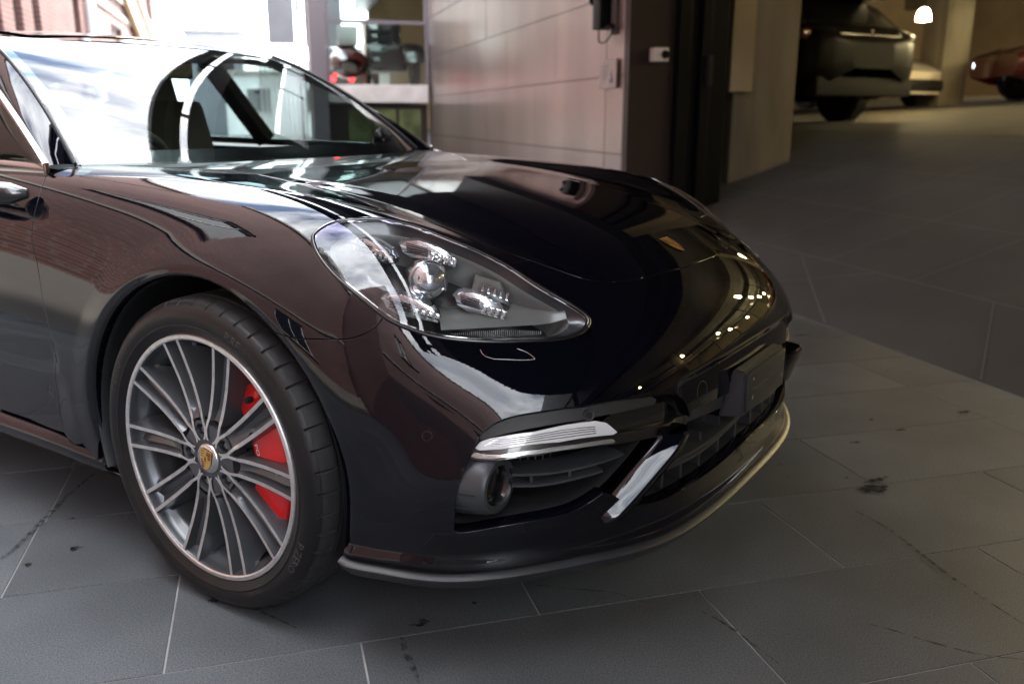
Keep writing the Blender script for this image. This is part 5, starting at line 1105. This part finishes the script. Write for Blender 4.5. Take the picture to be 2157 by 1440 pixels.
# ---------------------------------------------------------------- brick building across the alley
def brick_mat():
    m = bpy.data.materials.new('red_brickwork'); m.use_nodes = True; t = m.node_tree; bb = t.nodes['Principled BSDF']; bb.inputs['Roughness'].default_value = .82
    c = t.nodes.new('ShaderNodeTexCoord'); mp_ = t.nodes.new('ShaderNodeMapping'); mp_.inputs['Rotation'].default_value = (math.pi / 2, 0, 0)
    br = t.nodes.new('ShaderNodeTexBrick'); br.inputs['Scale'].default_value = 1.0; br.inputs['Brick Width'].default_value = .23; br.inputs['Row Height'].default_value = .086; br.inputs['Mortar Size'].default_value = .008
    br.inputs['Color1'].default_value = (.195, .082, .070, 1); br.inputs['Color2'].default_value = (.135, .060, .054, 1); br.inputs['Mortar'].default_value = (.23, .195, .175, 1)
    n = t.nodes.new('ShaderNodeTexNoise'); n.inputs['Scale'].default_value = .7; n.inputs['Detail'].default_value = 6
    r = t.nodes.new('ShaderNodeMapRange'); r.inputs['To Min'].default_value = .55; r.inputs['To Max'].default_value = 1.4; v = t.nodes.new('ShaderNodeVectorMath'); v.operation = 'SCALE'
    t.links.new(c.outputs['Object'], mp_.inputs['Vector']); t.links.new(mp_.outputs['Vector'], br.inputs['Vector']); t.links.new(c.outputs['Object'], n.inputs['Vector']); t.links.new(n.outputs['Fac'], r.inputs['Value'])
    t.links.new(br.outputs['Color'], v.inputs[0]); t.links.new(r.outputs['Result'], v.inputs['Scale']); t.links.new(v.outputs['Vector'], bb.inputs['Base Color'])
    return m
M['brick'] = brick_mat(); M['stone'] = P('grey_stone_course', (.30, .28, .25), rough=.8, var=(2, .2)); M['shutter'] = P('brown_shutter', (.07, .04, .035), rough=.6); M['pane'] = P('dark_window_glass', (.02, .025, .028), rough=.05, coat=1.0)
def facade(name, label, l, m0, m1, z1, wins, seed, depth=9.0):
    """facade whose face looks towards +l; local x runs along m"""
    e = empty(name, LM(l, m0), None, LA + math.pi / 2); tag(e, label, 'building')
    Wd = m1 - m0; b = MB(); ws_ = sorted(wins); y0, y1 = 0.0, .35
    xs_ = sorted(set([0, Wd] + [x for w_ in ws_ for x in (w_[0], w_[1])])); zs_ = sorted(set([-.05, z1] + [z for w_ in ws_ for z in (w_[2], w_[3])]))
    for i in range(len(xs_) - 1):
        for j in range(len(zs_) - 1):
            xm, zm = (xs_[i] + xs_[i + 1]) / 2, (zs_[j] + zs_[j + 1]) / 2
            if any(w_[0] < xm < w_[1] and w_[2] < zm < w_[3] for w_ in ws_): continue
            b.add([(xs_[i], y0, zs_[j]), (xs_[i + 1], y0, zs_[j]), (xs_[i + 1], y0, zs_[j + 1]), (xs_[i], y0, zs_[j + 1])], [(0, 1, 2, 3)])
    for w_ in ws_:
        x0, x1, z0, z2 = w_[:4]
        b.add([(x0, 0, z0), (x1, 0, z0), (x1, .18, z0), (x0, .18, z0), (x0, 0, z2), (x1, 0, z2), (x1, .18, z2), (x0, .18, z2)], [(0, 1, 2, 3), (4, 7, 6, 5), (0, 3, 7, 4), (1, 5, 6, 2)])
    b.add([(0, 0, z1), (Wd, 0, z1), (Wd, depth, z1), (0, depth, z1), (0, 0, -.05), (Wd, 0, -.05), (Wd, depth, -.05), (0, depth, -.05)], [(0, 1, 2, 3), (0, 3, 7, 4), (1, 5, 6, 2), (3, 2, 6, 7)])
    b.build('wall', M['brick'], e)
    for w_ in ws_:
        x0, x1, z0, z2 = w_[:4]; wn = empty('window', ((x0 + x1) / 2, .14, z0), e)
        b = MB(); hw = (x1 - x0) / 2; hz = z2 - z0
        b.add([(-hw, 0, 0), (hw, 0, 0), (hw, 0, hz), (-hw, 0, hz)], [(0, 1, 2, 3)]); b.build('pane', M['pane'] if w_[4] == 0 else M['shutter'], wn)
        b = MB()
        for cx_, cz_, dx_, dz_ in ((-hw + .03, hz / 2, .06, hz), (hw - .03, hz / 2, .06, hz), (0, hz - .03, 2 * hw - .12, .06), (0, .03, 2 * hw - .12, .06), (0, hz / 2, .04, hz - .12)): b.box((cx_, -.02, cz_), (dx_, .05, dz_))
        if w_[4] == 1:
            for k in range(int(hz / .14)): b.box((0, -.012, .1 + k * .14), (2 * hw - .12, .03, .03))
        b.build('frame', M['white'] if w_[4] == 0 else M['shutter'], wn)
        b = MB(); b.box((0, -.17, -.04), (2 * hw + .2, .2, .08)); b.build('sill', M['stone'], wn)
    b = MB(); b.box((Wd / 2, -.04, .35), (Wd, .08, .8)); b.box((Wd / 2, -.05, z1 - .15), (Wd, .12, .3)); b.box((Wd / 2, -.03, 3.95), (Wd, .06, .16)); b.build('stone_course', M['stone'], e)
    return e
WIN = []
for k in range(5): WIN.append((1.6 + k * 3.4, 3.2 + k * 3.4, 1.1, 3.3, 0)); WIN.append((1.6 + k * 3.4, 3.2 + k * 3.4, 5.0, 7.2, 0))
bb_ = facade('brick_building', 'tall red brick building across the alley behind the viewer', -4.3, 9.0, 9.01, 10.0, [], 1) if False else None
near_b = facade('brick_building', 'dark red brick building with white-framed windows facing the showroom', -4.3, -6.0, 9.6, 10.6, [(x, x + 1.5, z0, z1, 0) for x, z0, z1 in ((2.4, 1.3, 3.4), (8.6, 5.2, 7.0), (12.6, 1.4, 3.4))], 1)
out_b = facade('brick_building', 'tall brick warehouse standing forward of its neighbour at the near end of the alley', -2.3, -42.0, -6.3, 11.5, [(x, x + 1.7, z0, z1, 0) for x in (8, 20, 31) for z0, z1 in ((1.4, 3.4), (5.6, 8.2))], 3, depth=12.0)
W2 = []
for k, x in enumerate((3.2, 4.6, 6.0)): W2.append((x, x + .62, 1.7, 3.7, 1)); W2.append((x, x + .62, 4.6, 6.6, 1))
W2 += [(10.0, 10.8, 1.7, 3.8, 1), (15.5, 17.6, .8, 3.6, 1), (15.5, 17.6, 4.4, 6.6, 1), (21, 23, 1.6, 3.6, 1), (25, 27, 4.6, 6.6, 1)]
far_b = facade('brick_building', 'sunlit brick building with brown louvred windows far along the alley', -4.3, 9.9, 40.5, 9.0, W2, 2)
b = MB(); b.tube([LM(-4.17, 21.4, 0), LM(-4.17, 21.4, 9)], .11, 12); o = b.build('drainpipe', M['white'], None, smooth=60); tag(o, 'white drainpipe on the far brick building', 'drainpipe')
M['awnwood'] = P('tan_awning_timber', (.42, .30, .17), rough=.6)
aw = empty('stair_rail', LM(-3.9, 27)); tag(aw, 'slanting pale stair rail with timber side on the far brick building', 'stair rail')
b = MB(); b.tube([LM(-4.0, 24.0, 6.6), LM(-4.0, 37.0, 2.6)], .11, 8); shp(b, 'handrail', M['ledge'], parent=aw)
b = MB(); b.add([LM(-4.05, 24.0, 6.2), LM(-4.05, 37, 2.2), LM(-4.05, 37, 1.6), LM(-4.05, 24, 5.5), LM(-4.2, 24.0, 6.2), LM(-4.2, 37, 2.2), LM(-4.2, 37, 1.6), LM(-4.2, 24, 5.5)], [(0, 1, 2, 3), (7, 6, 5, 4), (0, 4, 5, 1), (3, 2, 6, 7)]); shp(b, 'stringer', M['awnwood'], parent=aw)
# buildings closing the far end of the alley
M['palewall'] = P('pale_render', (.70, .70, .69), rough=.8, var=(1, .1)); M['bluegrey'] = P('blue_grey_render', (.20, .21, .235), rough=.7, var=(1, .15))
def far_building(name, label, l0, l1, m0, z1, mat, wins):
    e = empty(name, LM((l0 + l1) / 2, m0), None, LA); tag(e, label, 'building'); hw = (l1 - l0) / 2
    b = MB(); b.box((0, 5, z1 / 2), (2 * hw, 10, z1)); b.build('wall', mat, e)
    b = MB(); b.box((0, 5, z1 + .1), (2 * hw + .4, 10.4, .2)); b.build('roof', M['stone'], e)
    for x, z, w_, h_ in wins:
        b = MB(); b.box((x, -.02, z), (w_, .08, h_)); wn = b.build('window', M['pane'], e); b = MB(); b.box((x, -.05, z - h_ / 2 - .08), (w_ + .3, .12, .12)); b.build('sill', M['stone'], e)
    return e
far_building('pale_building', 'white low building closing the far end of the alley', -2.2, 4.6, 52, 3.4, M['palewall'], [(-1.6, 2.0, 1.2, 1.2), (1.8, 2.0, 1.4, 1.2)])
far_building('grey_building', 'blue grey building behind the white one at the alley end', -4.4, -1.2, 56, 6.0, M['bluegrey'], [(-.6, 4.2, .8, 1.2), (.7, 4.2, .8, 1.2)])
hd_ = empty('hoarding', LM(.75, 24)); tag(hd_, 'dark grey hanging panels on thin posts beyond the showcase', 'hoarding')
b = MB(); lmbox(b, -.10, .62, 24, 24.08, 3.05, 6.5); lmbox(b, .92, 1.95, 24.3, 24.38, 3.0, 6.5); shp(b, 'panel', M['bluegrey'], parent=hd_)
for l_ in (.72, 1.0): b = MB(); b.tube([LM(l_, 24.2, 0), LM(l_, 24.2, 6.5)], .05, 8); shp(b, 'post', M['greywall'], parent=hd_)
fc = empty('picket_fence', LM(1.0, 26)); tag(fc, 'pale picket fence beneath the dark hanging panels', 'fence')
for k in range(24): b = MB(); lmbox(b, -.4 + k * .13, -.32 + k * .13, 26, 26.04, 0, 2.7); shp(b, 'picket', M['palewall'], parent=fc)
b = MB(); lmbox(b, -.4, 2.75, 26.05, 26.1, 2.3, 2.4); lmbox(b, -.4, 2.75, 26.05, 26.1, .4, .5); shp(b, 'rail', M['palewall'], parent=fc)

# ---------------------------------------------------------------- cars and lamps inside the garage
def small_wheel(name, parent, loc, r, w_, seg=28):
    e = empty(name, loc, parent)
    b = MB(); b.lathe([(r * .66, -w_ / 2), (r * .9, -w_ / 2), (r, -w_ * .35), (r, w_ * .35), (r * .9, w_ / 2), (r * .66, w_ / 2)], seg); b.build('tyre', M['rubber'], e, smooth=40)
    b = MB(); b.lathe([(r * .66, -w_ * .45), (r * .6, -w_ * .3), (.02, -w_ * .2)], seg); b.lathe([(r * .66, w_ * .45), (r * .6, w_ * .3), (.02, w_ * .2)], seg)
    for k in range(5): a = k * 2 * math.pi / 5; b.box((r * .36 * math.cos(a), 0, r * .36 * math.sin(a)), (.06, w_ * .7, .06))
    b.build('rim', M['alloy_dark'], e, smooth=40); return e
def loft_car(name, label, cat, loc, heading, st, paint, pitch=0.0, wheels=((.0, .0),), wr=.36, track=.82):
    e = empty(name, loc); e.rotation_euler = (0, pitch, heading); tag(e, label, cat)
    lo, up = [], []
    for x, w_, z0, zb, zt, wt in st:
        h = zb - z0; R_ = [(w_ * .86, z0), (w_ * .95, z0 + .12 * h), (w_, z0 + .35 * h), (w_ * .985, z0 + .62 * h), (w_ * .97, z0 + .85 * h), (w_ * .90, zb)]
        T_ = [(w_ * .90, zb), (w_ * .5 + wt * .42, zb + .45 * (zt - zb)), (wt, zb + .86 * (zt - zb)), (wt * .8, zt - .012), (wt * .4, zt), (0, zt)]
        lo.append([(x, -a, b_) for a, b_ in R_] + [(x, a, b_) for a, b_ in R_[::-1]])
        up.append([(x, -a, b_) for a, b_ in T_] + [(x, a, b_) for a, b_ in T_[::-1][1:]])
    b = MB(); b.grid(np.array(lo)); b.add([p for p in lo[0]], [tuple(range(len(lo[0])))]); b.add([p for p in lo[-1]], [tuple(range(len(lo[-1])))[::-1]])
    hood_ = [i for i, s_ in enumerate(st) if s_[4] - s_[3] < .03]
    o = b.build('body', paint, e, smooth=50); bm = bmesh.new(); bm.from_mesh(o.data); bmesh.ops.recalc_face_normals(bm, faces=bm.faces); bm.to_mesh(o.data); bm.free()
    b = MB(); U = np.array(up); n = U.shape[1]; f = []; fm = []
    for i in range(len(st) - 1):
        for j in range(n - 1):
            flat = st[i][4] - st[i][3] < .03 and st[i + 1][4] - st[i + 1][3] < .03
            steep = abs((st[i + 1][4] - st[i][4]) / (st[i + 1][0] - st[i][0])) > .22 and not flat
            f.append((i * n + j, i * n + j + 1, (i + 1) * n + j + 1, (i + 1) * n + j)); fm.append(0 if flat or (2 <= j <= n - 4 and not steep) or (j in (0, n - 2) and False) else 1)
    o = mesh('cabin', U.reshape(-1, 3).tolist(), f, None, e, mats=[paint, M['gloss_black']], fmat=fm, auto=50); bm = bmesh.new(); bm.from_mesh(o.data); bmesh.ops.recalc_face_normals(bm, faces=bm.faces); bm.to_mesh(o.data); bm.free()
    for x in wheels:
        for sg in (-1, 1): small_wheel('wheel', e, (x, sg * track, wr), wr, .24)
    return e
def at_floor(l, m): return LM(l, m, rampz(l))
M['suvpaint'] = P('dark_bronze_paint', (.0028, .0025, .0022), rough=.35, metal=0.0, coat=0.0, spec=.12); M['whitepaint'] = P('white_car_paint', (.74, .68, .56), rough=.3, coat=1.0); M['redpaint'] = P('red_car_paint', (.07, .007, .007), rough=.28, coat=1.0)
M['taillight'] = P('tail_light_red', (.06, .004, .005), rough=.15, coat=1.0); M['redlamp'] = P('lit_red_lamp', (.8, .02, .02), emit=((1, .02, .03), 2.2)); M['lampglow'] = P('glowing_lamp_shade', (.95, .8, .5), emit=((1.0, .80, .42), 16.0)); M['whiteglow'] = P('lit_sign', (.9, .95, 1.0), emit=((.85, .93, 1.0), 1.6))
# dark SUV, rear towards the viewer
suv = loft_car('parked_suv', 'dark SUV parked on the ramp with its rear towards us, half behind the concrete column', 'car', at_floor(6.35, 6.75), LA + math.radians(104), [(-.16, .35, .62, .90, .91, .3), (-.13, .62, .52, .96, .97, .45), (-.07, .82, .44, 1.01, 1.02, .55), (.02, .93, .38, 1.05, 1.07, .62), (.14, .985, .34, 1.10, 1.13, .70), (.45, 1.0, .30, 1.10, 1.42, .72), (.95, 1.0, .28, 1.10, 1.63, .66), (2.0, 1.0, .28, 1.08, 1.70, .64), (3.0, .99, .28, 1.06, 1.62, .64), (3.75, .98, .28, 1.04, 1.10, .66), (4.6, .95, .30, .92, .94, .7), (5.0, .80, .38, .80, .82, .6)], M['suvpaint'], pitch=0.0, wheels=(1.0, 3.95), wr=.37, track=.87)
for sg in (-1, 1):
    b = MB(); b.box((.075, sg * .74, .985), (.16, .46, .12), bev=.04, rz=-.22 * sg); b.build('tail_light', M['taillight'], suv, smooth=40)
    b = MB(); b.box((.045, sg * .66, .47), (.05, .30, .035), bev=.012); b.build('rear_reflector', M['taillight'], suv)
b = MB(); b.box((-.09, 0, .99), (.03, 1.05, .02), bev=.008); b.build('rear_trim', M['satin'], suv); b = MB(); b.box((.42, 0, 1.47), (.34, 1.30, .04), bev=.015); b.build('spoiler', M['suvpaint'], suv, smooth=40)
b = MB(); b.box((.03, 0, .42), (.24, 1.66, .22), bev=.09); b.build('rear_bumper', M['deep'], suv, smooth=40); b = MB(); b.box((-.10, 0, 1.02), (.012, .05, .07), bev=.004); b.build('badge', M['chrome'], suv)
# pale sports car nosing out behind it
wc = loft_car('sports_car', 'cream low sports car nose beyond the dark SUV', 'car', at_floor(10.05, 11.0), LA + math.radians(-78), [(-4.2, .8, .4, .85, .87, .6), (-3.6, .92, .26, .95, .98, .7), (-2.6, .93, .2, .92, 1.18, .60), (-1.6, .92, .2, .90, 1.20, .58), (-.7, .92, .2, .88, .92, .6), (.0, .93, .2, .84, .86, .62), (.5, .90, .2, .72, .74, .6), (.86, .74, .22, .58, .60, .5)], M['whitepaint'], wheels=(0, -2.6), wr=.33, track=.80)
b = MB(); b.box((.80, 0, .36), (.16, 1.15, .20), bev=.06); b.build('front_intake', M['deep'], wc, smooth=40)
for sg in (-1, 1): b = MB(); b.box((.58, sg * .70, .66), (.30, .16, .10), bev=.04, rz=-.4 * sg); b.build('headlight', M['crystal'], wc, smooth=40)
# red car at the right edge
rc = loft_car('red_car', 'red car standing far back at the right edge beside the glazed screen', 'car', at_floor(11.95, 9.55), LA + math.radians(-16), [(-.9, .75, .35, .70, .72, .5), (-.5, .90, .25, .82, .84, .6), (.3, .92, .22, .90, .94, .6), (1.2, .93, .22, .94, 1.30, .60), (2.3, .93, .22, .96, 1.36, .60), (3.2, .92, .24, .98, 1.08, .6), (3.7, .82, .36, .92, .94, .55)], M['redpaint'], wheels=(0, 2.7), wr=.33, track=.80)
for sg in (-1, 1): b = MB(); b.box((-.72, sg * .62, .64), (.24, .20, .12), bev=.04, rz=.4 * sg); b.build('headlight', M['crystal'], rc, smooth=40)
b = MB(); lmbox(b, 11.25, 11.31, 10.2, 10.4, 1.88, 1.97, bev=.02); o = b.build('lit_sign', M['whiteglow'], None); tag(o, 'small lit white sign beside the far concrete column', 'sign')
# pendant lamps
lamps = [(8.75, 8.71, 2.46), (9.0, 4.0, 3.8), (9.0, -1.5, 3.8), (12.0, 1.5, 3.9), (12.2, 6.0, 3.9), (15.2, 8.2, 3.9), (15.0, 3.0, 3.9), (18.0, 6.0, 4.0), (18.0, 11.0, 4.0), (9.5, -6.0, 3.8), (15.5, -2.5, 3.9)]
LB = ['pendant lamp with glowing bell shade right of the dark SUV'] + [None] * (len(lamps) - 1)
first = None
for i, (l, m, z) in enumerate(lamps):
    e = empty('pendant_lamp', LM(l, m, z)); tag(e, LB[i] or 'glowing pendant lamp hanging in the garage out of view, mirrored in the black car', 'lamp', 'pendant lamps of the garage')
    if first is None:
        b = MB(); b.lathe([(.02, .13), (.04, .125), (.066, .10), (.088, .045), (.098, -.026), (.095, -.04)], 24, axis='z'); s0 = b.build('lamp_shade', M['lampglow'], e, smooth=60)
        b = MB(); b.tube([(0, 0, .125), (0, 0, 1.3)], .008, 6); c0 = b.build('cord', M['blackframe'], e); b = MB(); b.lathe([(.0002, -.06), (.025, -.05), (.034, -.02), (.02, .02)], 16, axis='z'); k0 = b.build('bulb', M['lampglow'], e, smooth=60); first = (s0, c0, k0)
    else:
        for q in first: copy_part(q, e)
    ld = bpy.data.lights.new('lamp_light', 'POINT'); ld.energy = 3 if i == 0 else (130 if l > 14 else 12); ld.color = (1.0, .72, .38); ld.shadow_soft_size = .12
    lo_ = bpy.data.objects.new('lamp_light', ld); COL.objects.link(lo_); lo_.parent = e; lo_.location = (0, 0, -.16)
# ---------------------------------------------------------------- things in the showcase
sc = empty('red_microcar', LM(1.15, 14.75, 1.64), None, LA + math.pi / 2 + math.pi); tag(sc, 'small red vintage vehicle with two lit red lamps in the showcase', 'vintage vehicle')
rows_ = []
for x, w_, z0, z1 in ((-.45, .22, .22, .45), (-.38, .32, .14, .62), (-.1, .36, .12, .74), (.2, .36, .12, .66), (.5, .33, .14, .60), (.7, .2, .22, .45)):
    rows_.append([(x, w_ * math.cos(t), (z0 + z1) / 2 + (z1 - z0) / 2 * math.sin(t)) for t in np.linspace(0, 2 * math.pi, 17)])
b = MB(); b.grid(np.array(rows_)); b.build('body', M['redpaint'], sc, smooth=60)
b = MB(); b.box((-.05, .0, .76), (.45, .34, .10), bev=.04); b.box((.15, 0, .90), (.08, .36, .30), bev=.03); b.build('seat', M['palewall'], sc, smooth=40)
for x, y in ((-.2, .36), (-.2, -.36), (.5, .30)): small_wheel('wheel', sc, (x, y, .16), .16, .08, 20)
for y in (-.26, .10):
    b = MB(); b.lathe([(.0002, -.03), (.04, -.022), (.05, 0), (.05, .04)], 20); mesh('tail_lamp', [(p[1] - .46, p[0] + y, p[2] + .14) for p in b.v], b.f, M['redlamp'], sc, auto=50)
b = MB(); b.tube([(-.5, .42, .30), (-.55, .52, .05)], .03, 8); b.tube([(-.5, .42, .30), (-.40, .55, .62)], .025, 8); b.build('handlebar', M['chrome'], sc, smooth=60)
dc = empty('dark_vintage_car', LM(2.05, 15.3, 1.64), None, LA + math.pi / 2); tag(dc, 'dark old car with round wheel arch standing at the right of the showcase', 'vintage car')
b = MB(); b.box((.25, .15, .52), (1.3, .8, .5), bev=.08); b.build('body', M['gloss_black'], dc, smooth=40)
b = MB(); b.grid([[(-.45 + r * math.cos(t), y, .36 + r * math.sin(t)) for t in np.linspace(.1, 3.0, 18)] for r, y in ((.40, -.5), (.42, -.38), (.42, -.16), (.38, -.12))]); b.build('wheel_arch', M['gloss_black'], dc, smooth=60)
small_wheel('wheel', dc, (-.45, -.36, .32), .32, .14)
b = MB(); b.box((.35, .15, 1.0), (.7, .7, .5), bev=.06); b.build('cabin', M['pane'], dc, smooth=40)
sb = empty('sale_board', LM(1.75, 14.5, 1.64)); tag(sb, 'small pale notice board standing on the showcase ledge', 'notice')
b = MB(); lmbox(b, 1.68, 1.88, 14.48, 14.50, 1.64, 1.86); shp(b, 'board', M['ledge'], parent=sb)
